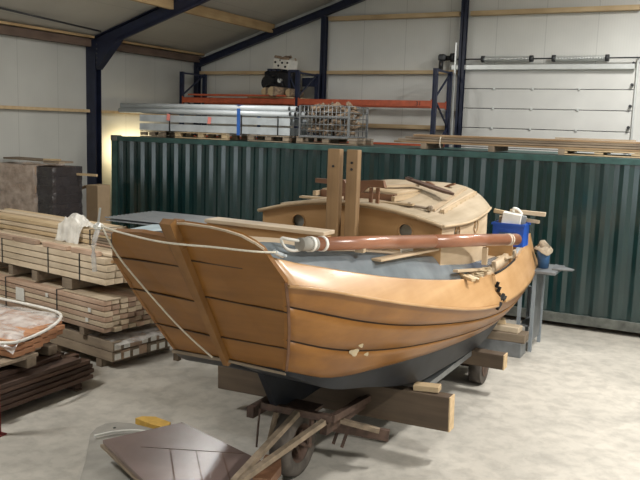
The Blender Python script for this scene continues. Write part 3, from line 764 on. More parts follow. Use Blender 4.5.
# toe rail / inner bulwark blocks
def bulw(ya, yb, dz, nm, off=.17, th=.045):
    P = []
    for i in range(9):
        y = ya+(yb-ya)*i/8; x = BW(y)-off
        P.append([(X0+x, y, deckz(x, y)+.0), (X0+x-.02, y, Zc0(y)+dz)])
    return MB().slab(P, (-th, 0, 0)).build(nm, 'bare', boat)
bulw(7.45, 8.30, .05, 'bulwark_block', .15, .06); bulw(8.36, 9.2, .10, 'bulwark_block', .16); bulw(9.25, 9.7, .06, 'bulwark_block', .15, .03)
MB().slab([[(X0+BW(y)-.15, y, 1.3), (X0+BW(y)-.17, y, Zc0(y)+.03)] for y in (9.75, 10.1, 10.5, 10.9)], (-.03, 0, 0)).build('bulwark_panel', 'grey_sheet', boat)
MB().tube([(X0+BW(y)-.125, y, Zc0(y)+.006) for y in (8.12, 8.4, 8.7, 9.0, 9.3)], .012, 6, 1).build('open_joint', 'dark_gap', boat)

# fore beam board (across, grey top) with brown face
MB().box((-3.68, 6.12, 2.065), (1.26, .22, .035), (0, .012, 0), .004).build('cross_board', 'bare_x', boat)
MB().box((-3.66, 6.06, 1.99), (1.28, .05, .11), (0, .012, 0), .004).build('cross_board_face', 'ply', boat)
for x in (-4.15, -3.1): MB().box((x, 6.14, 1.93), (.06, .12, .24)).build('board_bracket', 'ply', boat)

# cabin ----------------------------------------------------------
def chw(y): return interp(y, [6.7, 6.8, 7.6, 8.3, 8.8], [.95, .955, .975, .915, .83])
def cez(y): return interp(y, [6.7, 7.4, 8.3, 8.8], [2.125, 2.10, 2.12, 2.13])
def ccr(y): return interp(y, [6.7, 7.4, 8.3, 8.8], [.135, .175, .235, .245])
def cpw(y): return interp(y, [6.7, 7.4, 8.4, 9.1], [2.0, 2.3, 4.0, 5.0])
def roofz(x, y):
    q = min(1, abs(x)/chw(y)); return cez(y)+ccr(y)*(1-q**cpw(y))
pr = [(X0+x, 6.80, roofz(x, 6.8)-.005) for x in [i/14*.95 for i in range(-14, 15)]]
P = [(X0+.95, 6.80, 1.62), (X0-.95, 6.80, 1.62)]+pr
front = MB().prism(P, (0, .03, 0)).build('cabin_front', 'ply', boat)
def portcut(p, nrm, r):
    o = MB().cyl(Vector(p)-Vector(nrm)*.1, Vector(p)+Vector(nrm)*.1, r, n=28).build('c', 'ply'); return o
cs = [portcut((-3.735, 6.81, 2.045), (0, 1, 0), .068), portcut((-2.60, 6.81, 2.045), (0, 1, 0), .068)]
cut(front, cs)
for x in (-3.735, -2.60):
    m = MB(); n = 24
    pts = [(x+.07*math.cos(a*2*PI/n), 6.797, 2.045+.07*math.sin(a*2*PI/n)) for a in range(n+1)]
    m.tube(pts, .006, 5, 1).build('porthole_rim', 'ply', boat)
    MB().cyl((x, 6.835, 2.045), (x, 6.84, 2.045), .085, n=24).build('porthole_pane', 'glass', boat)
for s in (1, -1):
    P = []
    for i in range(13):
        y = 6.81+(8.75-6.81)*i/12; P.append([(X0+s*chw(y), y, 1.50), (X0+s*(chw(y)-.005), y, cez(y)-.01)])
    side = MB().slab(P, (-s*.028, 0, 0), False).build('cabin_side', 'bare', boat)
    cs = []
    for y in (7.20, 7.85): cs.append(portcut((X0+s*(chw(y)), y, 2.02), (1, 0, 0), .062))
    cut(side, cs)
    for y in (7.20, 7.85):
        m = MB(); n = 24
        m.tube([(X0+s*(chw(y)+.006), y+.066*math.cos(a*2*PI/n), 2.02+.066*math.sin(a*2*PI/n)) for a in range(n+1)], .006, 5, 1).build('porthole_rim', 'ply', boat)
        MB().cyl((X0+s*(chw(y)-.035), y, 2.02), (X0+s*(chw(y)-.04), y, 2.02), .08, n=20).build('porthole_pane', 'glass', boat)
P = [(X0+.83, 8.73, 1.52), (X0-.83, 8.73, 1.52)]+[(X0+x, 8.73, roofz(x, 8.73)-.01) for x in [i/14*.83 for i in range(-14, 15)]]
MB().prism(P, (0, .03, 0)).build('cabin_aft_bulkhead', 'ply', boat)
P = []
for i in range(25):
    y = 6.755+(8.79-6.755)*i/24; w_ = chw(y)+.022
    row = []
    for k in range(-12, 13):
        q = k/12; q = math.copysign(abs(q)**.8, q); row.append((X0+q*w_, y, cez(y)+ccr(y)*(1-abs(q)**cpw(y))+.012))
    P.append(row)
MB().slab(P, (0, 0, -.032)).build('cabin_roof', 'roof_ply', boat)
for s in (1, -1):
    P = [(X0+s*(chw(y)+.026), y, cez(y)+.0) for y in [6.755+i*.0885 for i in range(24)]]
    MB().tube(P, .014, 6, 1).build('roof_edge_trim', 'roof_edge', boat)
m = MB(); pts = [(X0+x, 6.75, roofz(x, 6.8)+.005) for x in [i/12*.97 for i in range(-12, 13)]]
m.tube(pts, .017, 6, 1).build('roof_edge_trim', 'roof_edge', boat)
# sliding hatch on the roof
m = MB()
hx0, hx1, hy0, hy1 = -3.72, -2.92, 7.25, 8.05
for a, b in (((hx0, hy0), (hx1, hy0)), ((hx1, hy0), (hx1, hy1)), ((hx1, hy1), (hx0, hy1)), ((hx0, hy1), (hx0, hy0))):
    m.bar((a[0], a[1], 2.29), (b[0], b[1], 2.29), .03, .09)
m.build('hatch_coaming', 'brown_wood', boat)
P = [[(x, y, 2.345+.02*(1-((x+3.32)/.42)**2)) for y in (hy0+.06, hy1+.1)] for x in [hx0-.02+i*(hx1-hx0+.04)/8 for i in range(9)]]
MB().slab(P, (0, 0, -.022)).build('hatch_lid', 'roof_edge', boat)
for x in (-3.75, -2.88):
    MB().box((x, 7.75, 2.30), (.035, 1.2, .05)).build('hatch_runner', 'roof_edge', boat)
# strip and grab rails
MB().bar((-3.9, 7.05, 2.24), (-2.65, 7.05, 2.25), .05, .02).build('roof_batten', 'roof_edge', boat) if False else None
m = MB(); m.bar((-2.42, 7.30, roofz(.78, 7.3)+.035), (-2.47, 8.55, roofz(.73, 8.55)+.05), .035, .03, bev=.005)
o = m.build('grab_rail', 'bare', boat)
m = MB()
for k in range(7): m.box((-2.42-.007*k, 7.4+k*.17, roofz(.78-.007*k, 7.4+k*.17)+.01), (.03, .06, .05))
m.build('rail_block', 'roof_edge', boat)
# mast cheeks (tabernacle)
t = thing('mast_post', 'left of the two upright square timbers standing in front of the cabin', 'post', (-3.26, 6.62, 1.8))
MB().box((-3.26, 6.62, 2.275), (.125, .085, 1.01), bev=.006).build('timber', 'post_wood', t)
m = MB(); m.cyl((-3.26, 6.57, 2.62), (-3.26, 6.585, 2.62), .012, n=8); m.build('bolt_hole', 'black', t)
t = thing('mast_post', 'right of the two upright square timbers, slightly paler with bolt holes', 'post', (-3.07, 6.62, 1.8))
MB().box((-3.07, 6.62, 2.275), (.115, .085, 1.01), bev=.006).build('timber', 'post_wood', t)
m = MB(); m.cyl((-3.07, 6.57, 2.66), (-3.07, 6.585, 2.66), .012, n=8); m.cyl((-3.07, 6.57, 2.60), (-3.07, 6.585, 2.60), .012, n=8); m.build('bolt_hole', 'black', t)
MB().box((-3.17, 6.62, 1.80), (.42, .16, .09), bev=.01).build('mast_step', 'post_wood', boat)
# notched crutch on the cabin roof
t = thing('boom_crutch', 'brown notched wooden cross piece standing on the cabin roof behind the uprights', 'crutch', (-3.26, 6.92, 2.24))
m = MB(); m.prism([(-3.63, 6.93, 2.43), (-3.63, 6.93, 2.47), (-3.32, 6.93, 2.475), (-3.26, 6.93, 2.40), (-3.18, 6.93, 2.47), (-3.0, 6.93, 2.49), (-2.90, 6.93, 2.49), (-2.88, 6.93, 2.42), (-3.05, 6.93, 2.42), (-3.14, 6.93, 2.35), (-3.36, 6.93, 2.34), (-3.42, 6.93, 2.42)], (0, .05, 0)); m.build('notched_plank', 'brown_wood', t)
for x in (-3.30, -3.03, -2.96): MB().box((x, 6.955, 2.33), (.03, .03, .17)).build('crutch_leg', 'brown_wood', t)

# underwater fin, keel
m = MB(); m.prism([(X0-.03, 5.25, 1.00), (X0-.03, 5.50, .62), (X0-.03, 5.62, .575), (X0-.03, 5.82, .56), (X0-.03, 6.42, .58), (X0-.03, 6.6, .66), (X0-.03, 5.8, .84)], (.06, 0, 0)); m.build('keel_fin', 'black_hull', boat)
m = MB(); m.bar((X0, 6.4, .62), (X0, 11.0, .50), .10, .12); m.build('keel', 'black_hull', boat)
# pale filler patches and knots on the hull side
for u_, v_, a, b in ((.093, .70, .06, .022), (.118, .745, .03, .012), (.105, .62, .03, .012)):
    m = MB()
    pc = Vector(side_pt(u_, v_, 1, .0015)); e1 = (Vector(side_pt(u_+.01, v_, 1, .0015))-pc).normalized(); e2 = (Vector(side_pt(u_, v_+.03, 1, .0015))-pc).normalized()
    ring = []
    for k in range(14):
        an = k/14*2*PI; rr = 1+.25*math.sin(3*an+u_*40); ring.append(pc+e1*a*rr*math.cos(an)+e2*b*1.8*rr*math.sin(an))
    m.prism(ring, (.001, 0, 0)); m.build('filler_patch', 'filler', boat)
# knuckle batten (dark corner strip)
m = MB(); q_ = [Vector((X0+knline(z)[0]+.002, knline(z)[1]+.0, z)) for z in (1.97, 1.8, 1.6, 1.4, 1.225)]
for a, b in zip(q_, q_[1:]): m.bar(a, b, .018, .016, up=(1, -1, 0))
m.build('corner_strip', 'brown_wood', boat)
m = MB(); m.bar((X0-.52, 4.80, 1.205), (X0, 4.77, 1.225), .04, .025); m.bar((X0, 4.77, 1.225), (X0+.50, 4.80, 1.20), .04, .02); m.build('bow_bottom_rail', 'old_wood', boat)

# spar ------------------------------------------------------------
t = thing('wooden_spar', 'long red-brown varnished round spar lying along the starboard deck', 'spar', (-2.2, 6.7, 1.95))
a = Vector((-2.545, 4.66, 2.18)); b = Vector((-1.94, 8.40, 1.85)); dv = (b-a).normalized()
m = MB(); nseg = 12; pts = []
m.cyl(a+dv*.15, a+(b-a)*.5, .049, .060, n=20, cap=True); m.cyl(a+(b-a)*.5, b, .060, .062, n=20); m.build('round_spar', 'spar', t)
m = MB(); m.cyl(a, a+dv*.17, .046, .050, n=18); m.build('painted_end', 'grey_board', t)
for q in (.10, .24): MB().cyl(a+dv*q, a+dv*(q+.03), .056, n=20).build('white_band', 'white', t)
m = MB(); m.tube([a+dv*.03+Vector((0, 0, .02)), a+Vector((-.06, -.05, .035)), a+Vector((-.10, -.08, .04)), a+Vector((-.07, -.08, -.02)), a+Vector((-.03, -.02, -.045)), a+dv*.05+Vector((0, 0, -.03))], .011); m.build('jaw_fitting', 'white', t)
for q in (.93, .945): MB().cyl(a+(b-a)*q, a+(b-a)*(q+.006), .064, n=20).build('rope_wrap', 'rope', t)
MB().cyl(b, b+dv*.004, .055, n=20).build('end_grain', 'old_wood', t)
tag(MB().box((-2.06, 7.62, 1.76), (.05, .06, .17), (0, 0, .1)).build('wood_chock', 'bare'), 'pale wooden chock propping the aft half of the red-brown spar', 'block')
tag(MB().box((-2.42, 5.40, 2.06), (.07, .07, .03), (0, 0, .1)).build('wood_chock', 'bare'), 'pale wooden chock propping the forward half of the red-brown spar', 'block')
# loose planks on the deck
random.seed(11)
pl = [(-2.62, 5.1, 6.6, .10, .02, .03, 'foremost pale plank lying on the deck inboard of the spar'),
      (-2.33, 5.6, 6.75, .09, .02, .07, 'pale plank on deck just inboard of the middle of the spar'),
      (-2.13, 6.9, 8.1, .05, .025, -.0, 'narrow pale strip on the side deck beside the cabin'),
      (-2.20, 8.85, 9.15, .12, .025, .0, 'short wide pale plank on the side deck by the blue crate')]
for i, (x, ya, yb, w_, th, rz, lb) in enumerate(pl):
    yc = (ya+yb)/2; za = max(deckz(x-X0, ya), deckz(x-X0-.05, ya))+.02; zb = deckz(x-X0, yb)+.03
    o = MB().bar((x-rz*.6, ya, za+.02), (x+rz*.6, yb, zb+.02+.02*(i % 2)), w_, th, bev=.003).build('loose_plank', 'bare'); tag(o, lb, 'plank')
for i, (x, y, rz) in enumerate(((-2.42, 6.45, .6), (-2.12, 7.15, -.5))):
    o = MB().box((x, y, deckz(x-X0, y)+.05), (.26, .06, .03), (0, .1, rz), .004).build('wood_offcut', 'pale_pallet'); tag(o, ['small pale offcut lying crosswise under the spar before the cabin corner', 'small pale offcut lying on side deck beside the first side porthole'][i], 'offcut')
# boards lying on cabin roof
o = MB().bar((-4.0, 6.95, roofz(-.8, 6.95)+.03), (-3.35, 6.98, roofz(-.15, 7)+.035), .12, .02).build('loose_board', 'bare_x'); tag(o, 'thin pale board lying across the port front of the cabin roof', 'board')
o = MB().bar((-3.85, 7.05, 2.265), (-2.65, 7.12, 2.265), .09, .02).build('loose_board', 'roof_edge'); tag(o, 'long pale board lying across the cabin roof in front of the hatch', 'board')
o = MB().bar((-3.18, 7.62, 2.385), (-2.98, 8.05, 2.385), .10, .022).build('loose_board', 'bare'); tag(o, 'short pale board lying on the hatch lid', 'board')
# dark paddle
t = thing('wooden_paddle', 'dark tapered wooden blade lying across the aft cabin roof', 'paddle', (-2.85, 7.9, 2.42))
pa = Vector((-3.16, 8.22, 2.43)); pb = Vector((-2.45, 7.72, 2.33)); 
m = MB(); d_ = (pb-pa); n_ = d_.cross(Vector((0, 0, 1))).normalized(); prof = [(0, .02), (.08, .035), (.3, .045), (.6, .05), (.85, .045), (1, .01)]
poly = [pa+d_*q+n_*w_ for q, w_ in prof]+[pa+d_*q-n_*w_ for q, w_ in prof[::-1]]
m.prism(poly, (0, 0, .025)); m.build('blade', 'dark_lumber', t)
MB().cyl(pa+d_*.02+Vector((0, 0, .026)), pa+d_*.14+Vector((0, 0, .026)), .015, n=8).build('grip', 'dark_lumber', t)
# brown curved piece on roof top
m = MB(); P = []
for i in range(9):
    q = i/8; P.append([(-3.00+.33*q, 8.40+dy, 2.36+.05*math.cos(2*PI*q)*(.6)+.02) for dy in (0, .07)])
m.slab(P, (0, 0, -.025)); tag(m.build('curved_chock', 'brown_wood'), 'small brown curved wooden piece on the crown of the cabin roof', 'wood piece')
# tools on the roof near battens
t = thing('hand_clamp', 'small pale wooden clamp lying at the foot of the grab rail', 'clamp', (-2.5, 7.15, 2.27))
zz = roofz(.65, 7.12)+.03
MB().cyl((-2.78, 7.12, zz+.035), (-2.52, 7.16, zz+.01), .014, n=8).build('screw', 'old_wood', t)
MB().box((-2.50, 7.17, zz+.01), (.05, .09, .05), (0, 0, .3), .01).build('jaw', 'old_wood', t); MB().box((-2.70, 7.13, zz+.03), (.04, .08, .05), (0, 0, .3), .01).build('jaw', 'old_wood', t)
# second long batten on the roof, next to rail
o = MB().bar((-2.50, 7.24, roofz(.7, 7.24)+.03), (-2.60, 8.62, roofz(.60, 8.62)+.03), .05, .02).build('loose_batten', 'bare'); tag(o, 'long pale batten lying along the starboard side of the cabin roof beside the grab rail', 'batten')
# small white roll on the deck
o = MB().cyl((-2.44, 6.30, deckz(.8, 6.3)+.04), (-2.36, 6.36, deckz(.8, 6.3)+.04), .03, n=14).build('white_roll', 'white'); tag(o, 'small white roll lying on the deck below the middle of the spar', 'roll')

# blue crate at the stern with junk
t = thing('plastic_crate', 'bright blue plastic crate full of offcuts behind the cabin', 'crate', (-2.28, 9.42, 1.45))
cx, cy, cz, cw, cd, ch = -2.25, 9.42, 1.64, .36, .28, .26
m = MB(); 
m.box((cx, cy-cd/2, cz+ch/2), (cw, .012, ch)); m.box((cx, cy+cd/2, cz+ch/2), (cw, .012, ch)); m.box((cx-cw/2, cy, cz+ch/2), (.012, cd, ch)); m.box((cx+cw/2, cy, cz+ch/2), (.012, cd, ch)); m.box((cx, cy, cz+.01), (cw, cd, .015))
m.build('crate_body', 'blue_plastic', t)
m = MB()
for y in (cy-cd/2, cy+cd/2): m.box((cx, y, cz+ch), (cw+.04, .03, .025))
for x in (cx-cw/2, cx+cw/2): m.box((x, cy, cz+ch), (.03, cd, .025))
m.box((cx, cy-cd/2-.008, cz+.19), (.17, .008, .03)); m.build('crate_rim', 'blue_plastic', t)
MB().box((cx, cy-cd/2-.011, cz+.15), (.2, .006, .025)).build('slot', 'dull_blue', t)
o = MB().box((cx-.12, cy, 1.56), (.26, .28, .16)).build('support_box', 'old_wood'); tag(o, 'brown wooden box under the bright blue crate in the cockpit', 'box')
o.location.z = 1.08; o.scale = (1, 1, 3.5)
junk = [('white_carton', (-2.24, 9.36, 1.885), (.22, .12, .30), (.05, .12, .1), 'white', 'white carton sticking out of the blue crate', 'carton'),
        ('wood_offcut', (-2.07, 9.46, 2.04), (.42, .05, .05), (0, .03, .05), 'bare_x', 'upper pale stick poking out right over the blue crate', 'offcut'),
        ('wood_offcut', (-2.08, 9.50, 1.945), (.30, .05, .04), (0, .05, -.1), 'bare_x', 'lower pale stick poking out right over the blue crate', 'offcut'),
        ('wood_offcut', (-2.36, 9.46, 2.02), (.24, .05, .05), (0, .15, .1), 'pale_pallet', 'short tan stick lying left over the blue crate', 'offcut'),
        ('wood_offcut', (-2.36, 9.42, 1.82), (.10, .10, .32), (.05, .08, .2), 'lumber', 'stubby tan block at the left edge of the blue crate', 'offcut'),
        ('grey_tool', (-2.12, 9.40, 1.84), (.07, .07, .34), (.05, .1, .3), 'galv_dark', 'small dark grey tool among the offcuts in the blue crate', 'tool')]
for nm, c, d3, rt, mt, lb, ct in junk: tag(MB().box(c, d3, rt, .006).build(nm, mt), lb, ct)
m = MB(); m.tube([(-2.22, 9.40, 2.03), (-2.22, 9.36, 2.09), (-2.17, 9.38, 2.08), (-2.12, 9.4, 2.02)], .014); tag(m.build('pipe_offcut', 'white'), 'small white bent pipe on top of the white carton in the crate', 'pipe')
# dull blue tub with sack behind
t = thing('plastic_tub', 'small dull blue tub with a tan sack over its rim beside the stern', 'tub', (-2.13, 10.95, 1.145))
MB().cyl((-2.13, 10.95, 1.147), (-2.15, 10.95, 1.43), .07, .10, n=20).build('tub_body', 'dull_blue', t)
P = []
for i in range(13):
    a = i/12*PI*2
    P.append([(-2.15+.085*math.cos(a), 10.95+.085*math.sin(a), 1.44+.02*math.sin(5*a)), (-2.15+.105*math.cos(a), 10.95+.105*math.sin(a), 1.44), (-2.15+(.125+.02*math.sin(4*a))*math.cos(a), 10.95+.12*math.sin(a), 1.37+.04*math.sin(2*a))])
MB().grid(P).build('sack', 'burlap', t)
MB().cyl((-2.15, 10.95, 1.43), (-2.17, 10.95, 1.53), .10, .03, n=12).build('sack_top', 'burlap', t)

# steel bench beside the stern
t = thing('steel_bench', 'grey steel bench with side panel standing beside the stern of the boat', 'bench', (-2.15, 11.0, 0))
MB().box((-2.06, 11.0, 1.125), (.30, .7, .04), bev=.006).build('bench_top', 'galv_dark', t)
m = MB(); m.prism([(-2.0, 10.86, 1.145), (-1.72, 10.80, 1.165), (-1.70, 10.84, 1.175), (-2.0, 11.12, 1.175)], (0, 0, .015)); m.build('pointed_plate', 'galv_dark', t)
for x in (-2.37, -2.25):
    for y in (10.72, 11.3):
        hh = 1.105 if x > -2.3 else .80
        MB().box((x if x < -2.3 else -2.19, y, hh/2), (.045, .045, hh)).build('leg', 'bench_leg', t)
MB().box((-2.19, 11.0, .6), (.012, .54, .95)).build('side_sheet', 'galv_dark', t)
MB().box((-2.28, 11.0, .35), (.16, .56, .02)).build('shelf', 'galv_dark', t)

# ------------------------------------------------------------------ ropes on the bow
o = MB().tube([(X0-.72, 4.22, 2.24), (X0-.61, 4.27, 2.02), (X0-.44, 4.43, 1.72), (X0-.25, 4.56, 1.46), (X0-.04, 4.64, 1.27)], .007, 7, 4).build('mooring_rope', 'rope'); tag(o, 'white rope hanging diagonally down the left half of the bow to the stem foot', 'rope')
o = MB().tube([(X0-.70, 4.20, 2.235), (X0-.45, 4.13, 2.215), (X0, 4.02, 2.205), (X0+.35, 4.085, 2.20), (X0+.60, 4.15, 2.19), (X0+.68, 4.32, 2.17)], .007, 7, 4).build('bow_rope', 'rope'); tag(o, 'white rope stretched sideways across the stem head and upper bow', 'rope')
t = thing('rope_shackle', 'small grey shackle at the right end of the upper bow rope', 'shackle', (X0+.70, 4.38, 2.13))
MB().tube([(X0+.67, 4.30, 2.175), (X0+.655, 4.36, 2.155), (X0+.65, 4.44, 2.13)], .016).build('shackle_body', 'galv', t)
MB().cyl((X0+.62, 4.42, 2.135), (X0+.69, 4.42, 2.135), .009, n=8).build('shackle_pin', 'galv', t)
t = thing('pulley_block', 'pale grey pulley block hanging at the upper left corner of the bow', 'pulley', (X0-.76, 4.2, 2.0))
MB().box((X0-.745, 4.22, 2.225), (.06, .05, .06), (.2, .2, .3), .02).build('pulley_cheek', 'alu', t)
MB().cyl((X0-.745, 4.185, 2.225), (X0-.745, 4.255, 2.225), .018, n=14).build('sheave', 'white', t)
MB().tube([(X0-.75, 4.22, 2.2), (X0-.775, 4.2, 2.08), (X0-.765, 4.2, 1.90)], .018).build('hanging_tail', 'plastic_film', t)

# ------------------------------------------------------------------ trailer
t = thing('boat_trailer', 'low rusty steel trailer chassis with drawbar under the boat', 'trailer', (-3.1, 7, 0))
for y_ in (5.65,):
    x = -3.09
    m = MB(); n = 28; P = []
    for i in range(n+1):
        a = i/n*2*PI; row = []
        for (rr, dx) in ((.17, -.075), (.24, -.09), (.285, -.075), (.295, -.03), (.295, .03), (.285, .075), (.24, .09), (.17, .075)):
            row.append((x+dx, y_+rr*math.cos(a), .297+rr*math.sin(a)))
        P.append(row)
    m.grid(P); 
    wh = m.build('nose_tyre', 'rubber', t)
    m = MB(); P = []
    for i in range(n+1):
        a = i/n*2*PI; P.append([(x+dx, y_+rr*math.cos(a), .297+rr*math.sin(a)) for rr, dx in ((.172, .07), (.16, .05), (.155, -.05), (.172, -.07))])
    m.grid(P); m.cyl((x-.03, y_, .297), (x+.03, y_, .297), .05, n=14)
    for k in range(5):
        a = k/5*2*PI+.3; m.bar((x, y_+.04*math.cos(a), .297+.04*math.sin(a)), (x, y_+.158*math.cos(a), .297+.158*math.sin(a)), .035, .02, up=(1, 0, 0))
    m.build('nose_rim', 'rust', wh)
# fork and axle
m = MB(); 
for dx in (-.13, .13): m.bar((-3.07+dx, 5.65, .297), (-3.07+dx, 5.70, .60), .05, .02, up=(1, 0, 0))
m.cyl((-3.22, 5.65, .297), (-2.92, 5.65, .297), .022, n=10); m.box((-3.07, 5.72, .595), (.34, .2, .03)); m.build('nose_fork', 'rust', t)
m = MB(); m.bar((-3.30, 5.48, .63), (-2.72, 5.62, .585), .05, .06); m.bar((-3.30, 5.48, .63), (-3.34, 6.6, .50), .05, .06); m.bar((-2.72, 5.62, .585), (-2.80, 6.6, .46), .05, .06); m.build('turntable_frame', 'rust', t)
for nm, a, b in (('drawbar', (-2.76, 5.56, .57), (-3.06, 4.72, .30)), ('drawbar', (-2.98, 5.50, .62), (-3.09, 4.72, .30))):
    MB().bar(a, b, .05, .045).build(nm, 'dusty_steel', t)
MB().bar((-3.16, 5.46, .60), (-3.18, 5.40, .38), .035, .03).build('drawbar_strut', 'dusty_steel', t)
MB().tube([(-3.30, 5.43, .62), (-3.31, 5.42, .45), (-3.315, 5.41, .28)], .009, 6).build('hanging_hook', 'rust', t)
for x, zz in ((-2.86, .42), (-3.6, .42)):
    m = MB(); m.bar((x+.0, 5.75, zz), (x-.05 if x < -3 else x, 9.8, .38), .07, .10); m.build('chassis_rail', 'rust', t)
m = MB(); m.bar((-3.0, 5.98, .44), (-2.50, 6.14, .35), .05, .04); m.build('cross_member', 'dusty_steel', t)
m = MB(); m.bar((-3.0, 6.04, .345), (-2.44, 6.22, .29), .05, .10); m.build('cross_member', 'rust', t)
for k, (x, y) in enumerate(((-2.88, 6.15), (-2.78, 6.12))): MB().bar((x, y, .36), (x-.06, y-.02, .14), .04, .03).build('hanging_bracket', 'rust', t)
# rear axle with two wheels
for y_, xx in ((9.0, (-2.42, -4.0)),):
    for x in xx:
        o = MB().cyl((x-.07, y_, .21), (x+.07, y_, .21), .21, n=28).build('rear_tyre', 'rubber', t)
        MB().cyl((x+.068, y_, .21), (x+.078, y_, .21), .12, n=20).build('rear_rim', 'rust', o)
    MB().cyl((xx[1], y_, .21), (xx[0], y_, .21), .035, n=12).build('rear_axle', 'rust', t)
MB().box((-3.2, 9.0, .30), (1.2, .12, .10)).build('axle_seat', 'rust', t)
# cross beams carrying hull
o = MB().box((-3.26, 6.62, .430), (2.50, .13, .32), (0, -.022, 0), .006).build('cross_beam', 'beam_wood'); 
tag(o, 'large dark timber beam laid crosswise under the front half of the hull', 'beam')
MB().box((-2.005, 6.62, .458), (.012, .131, .321), (0, -.022, 0)).build('pale_end', 'cut_end', o)
tag(MB().box((-2.26, 6.66, .642), (.24, .12, .055), (0, -.05, .1), .005).build('wedge_block', 'pale_pallet'), 'small pale wedge block on the right end of the large cross beam', 'wedge')
o = MB().box((-3.16, 8.65, .415), (2.25, .15, .17), (0, 0, 0), .006).build('cross_beam', 'beam_wood'); tag(o, 'smaller dark timber beam under the hull above the rear trailer wheel', 'beam')
MB().box((-2.03, 8.65, .415), (.012, .151, .171)).build('pale_end', 'cut_end', o)
o = MB().bar((-2.42, 6.75, .52), (-2.42, 8.5, .49), .08, .06).build('side_timber', 'galv_dark'); tag(o, 'long grey timber lying lengthwise beneath the starboard chine on the cross beams', 'timber')
# crib of blocks towards the stern
crib = [((-2.62, 10.45, .10), (.80, .30, .20), 0, 'galv_dark', 'grey beam at the bottom of the blocking pile near the stern'),
        ((-2.60, 10.43, .26), (.84, .26, .12), .03, 'old_wood', 'brown beam in the middle of the blocking pile near the stern'),
        ((-2.62, 10.45, .36), (.70, .20, .08), -.05, 'lumber', 'pale beam second from the top of the blocking pile near the stern'),
        ((-2.66, 10.45, .43), (.34, .16, .06), .3, 'pale_pallet', 'short pale block topmost of the blocking pile near the stern')]
for c, d3, rz, mt, lb in crib: tag(MB().box(c, d3, (0, 0, rz), .008).build('timber_block', mt), lb, 'block')
# boxes under the port side
# dark clutter under boat far side
o = MB().box((-4.75, 8.0, .05), (.5, .3, .1), (0, 0, .2), .02).build('dark_bag', 'black'); tag(o, 'low black bag on the floor beyond the bow', 'bag')
o = MB().bar((-5.35, 8.0, .012), (-4.95, 7.65, .012), .08, .02).build('flat_offcut', 'galv_dark'); tag(o, 'flat grey strip on the floor beyond the bow', 'strip')

# ------------------------------------------------------------------ lumber stacks on the left
def rowdir(a): return Vector((-math.cos(a), math.sin(a), 0)), Vector((math.sin(a), math.cos(a), 0))
def bundle(name, label, cat, corner, ang, length, nl, na, bw, bh, mats, jit=.02, gap=.01, straps=(), group=None, strapmat='strap_black', drop=0, vis_only=False):
    L, A = rowdir(ang); c = Vector(corner)
    t = thing(name, label, cat, c+L*length/2+A*na*bw/2, group)
    for l in range(nl):
        mt = random.choice(mats)
        for k in range(na):
            if vis_only and not (k == 0 or l == nl-1 or True): continue
            if drop and l == nl-1 and random.random() < drop: continue
            j = random.uniform(-jit, jit)
            p = c+L*(length/2+j)+A*((k+.5)*bw)+Vector((0, 0, (l+.5)*bh))
            MB().box(p, (length, bw-gap*.6, bh-gap), (0, 0, -ang), .003).build('board', random.choice(mats) if k else mt, t)
    for s_ in straps:
        m = MB(); q = c+L*s_; W = na*bw; H = nl*bh
        m.box(q-A*.004+Vector((0, 0, H/2)), (.018, .004, H+.01), (0, 0, -ang)); m.box(q+A*W/2+Vector((0, 0, H+.004)), (.018, W, .004), (0, 0, -ang)); m.box(q+A*(W+.004)+Vector((0, 0, H/2)), (.018, .004, H+.01), (0, 0, -ang))
        m.build('strap', strapmat, t)
    return t
ANG = .17
Lr, Ac = rowdir(ANG)
random.seed(21)
# bottom bundle in film (white cut ends)
b0 = Vector((-6.33, 6.98, .10))
for k in range(3):
    o = MB().box(b0+Lr*(.25+.9*k)+Ac*.55+Vector((0, 0, -.05)), (.1, 1.1, .1), (0, 0, -ANG)).build('floor_bearer', 'old_wood'); tag(o, ['right', 'middle', 'left'][k]+' floor bearer under the white-ended beam bundle', 'bearer')
t = bundle('beam_bundle', 'low bundle of square beams with white ends on the floor, partly under clear plastic', 'lumber bundle', b0, ANG, 2.6, 2, 8, .14, .125, ['old_wood', 'lumber_pink'], .02)
for l in range(2):
    for k in range(8):
        if (k+l) % 5 == 3: continue
        MB().box(b0-Lr*.022+Ac*((k+.5)*.14)+Vector((0, 0, (l+.5)*.125)), (.004, .09, .075), (0, 0, -ANG)).build('white_end_paint', 'white', t)
m = MB(); P = []
for i in range(9):
    q = i/8; row = []
    for j in range(9):
        s_ = j/8; x_ = -.08+q*1.3; z_ = .265+.03*noise.noise(Vector((q*4, s_*5, 1)))
        y_ = .02+s_*1.12
        if i == 0: z_ -= .05
        row.append(b0+Lr*x_+Ac*y_+Vector((0, 0, z_)))
    P.append(row)
m.grid(P); o = m.build('plastic_cover', 'plastic_film', None, False); attach(o, t)
# spacers
def spacer(c, ang, offs, na_w, h, lbl):
    for k, s_ in enumerate(offs):
        o = MB().box(Vector(c)+Lr*s_+Ac*na_w/2+Vector((0, 0, h/2)), (.09, na_w, h), (0, 0, -ang)).build('bearer', 'old_wood'); tag(o, lbl % (['first', 'second', 'third', 'fourth'][k]), 'bearer')
spacer((-6.45, 6.95, .36), ANG, (.4, 1.2, 2.0), 1.0, .09, '%s bearer from the right between the two lower lumber bundles')
b1 = Vector((-6.40, 6.94, .45))
bundle('lumber_bundle', 'strapped bundle of pinkish and pale boards six layers high, middle of the left pile', 'lumber bundle', b1, ANG, 3.4, 6, 9, .118, .066, ['lumber_pink', 'lumber', 'lumber_pink', 'lumber'], .03, .012, (.95, 2.1))
tag(MB().box(b1+Lr*.42+Ac*.13+Vector((0, 0, .405)), (.85, .22, .018), (0, 0, -ANG), .004).build('wide_board', 'lumber'), 'wide pale board lying on top of the pinkish six-layer bundle', 'board')
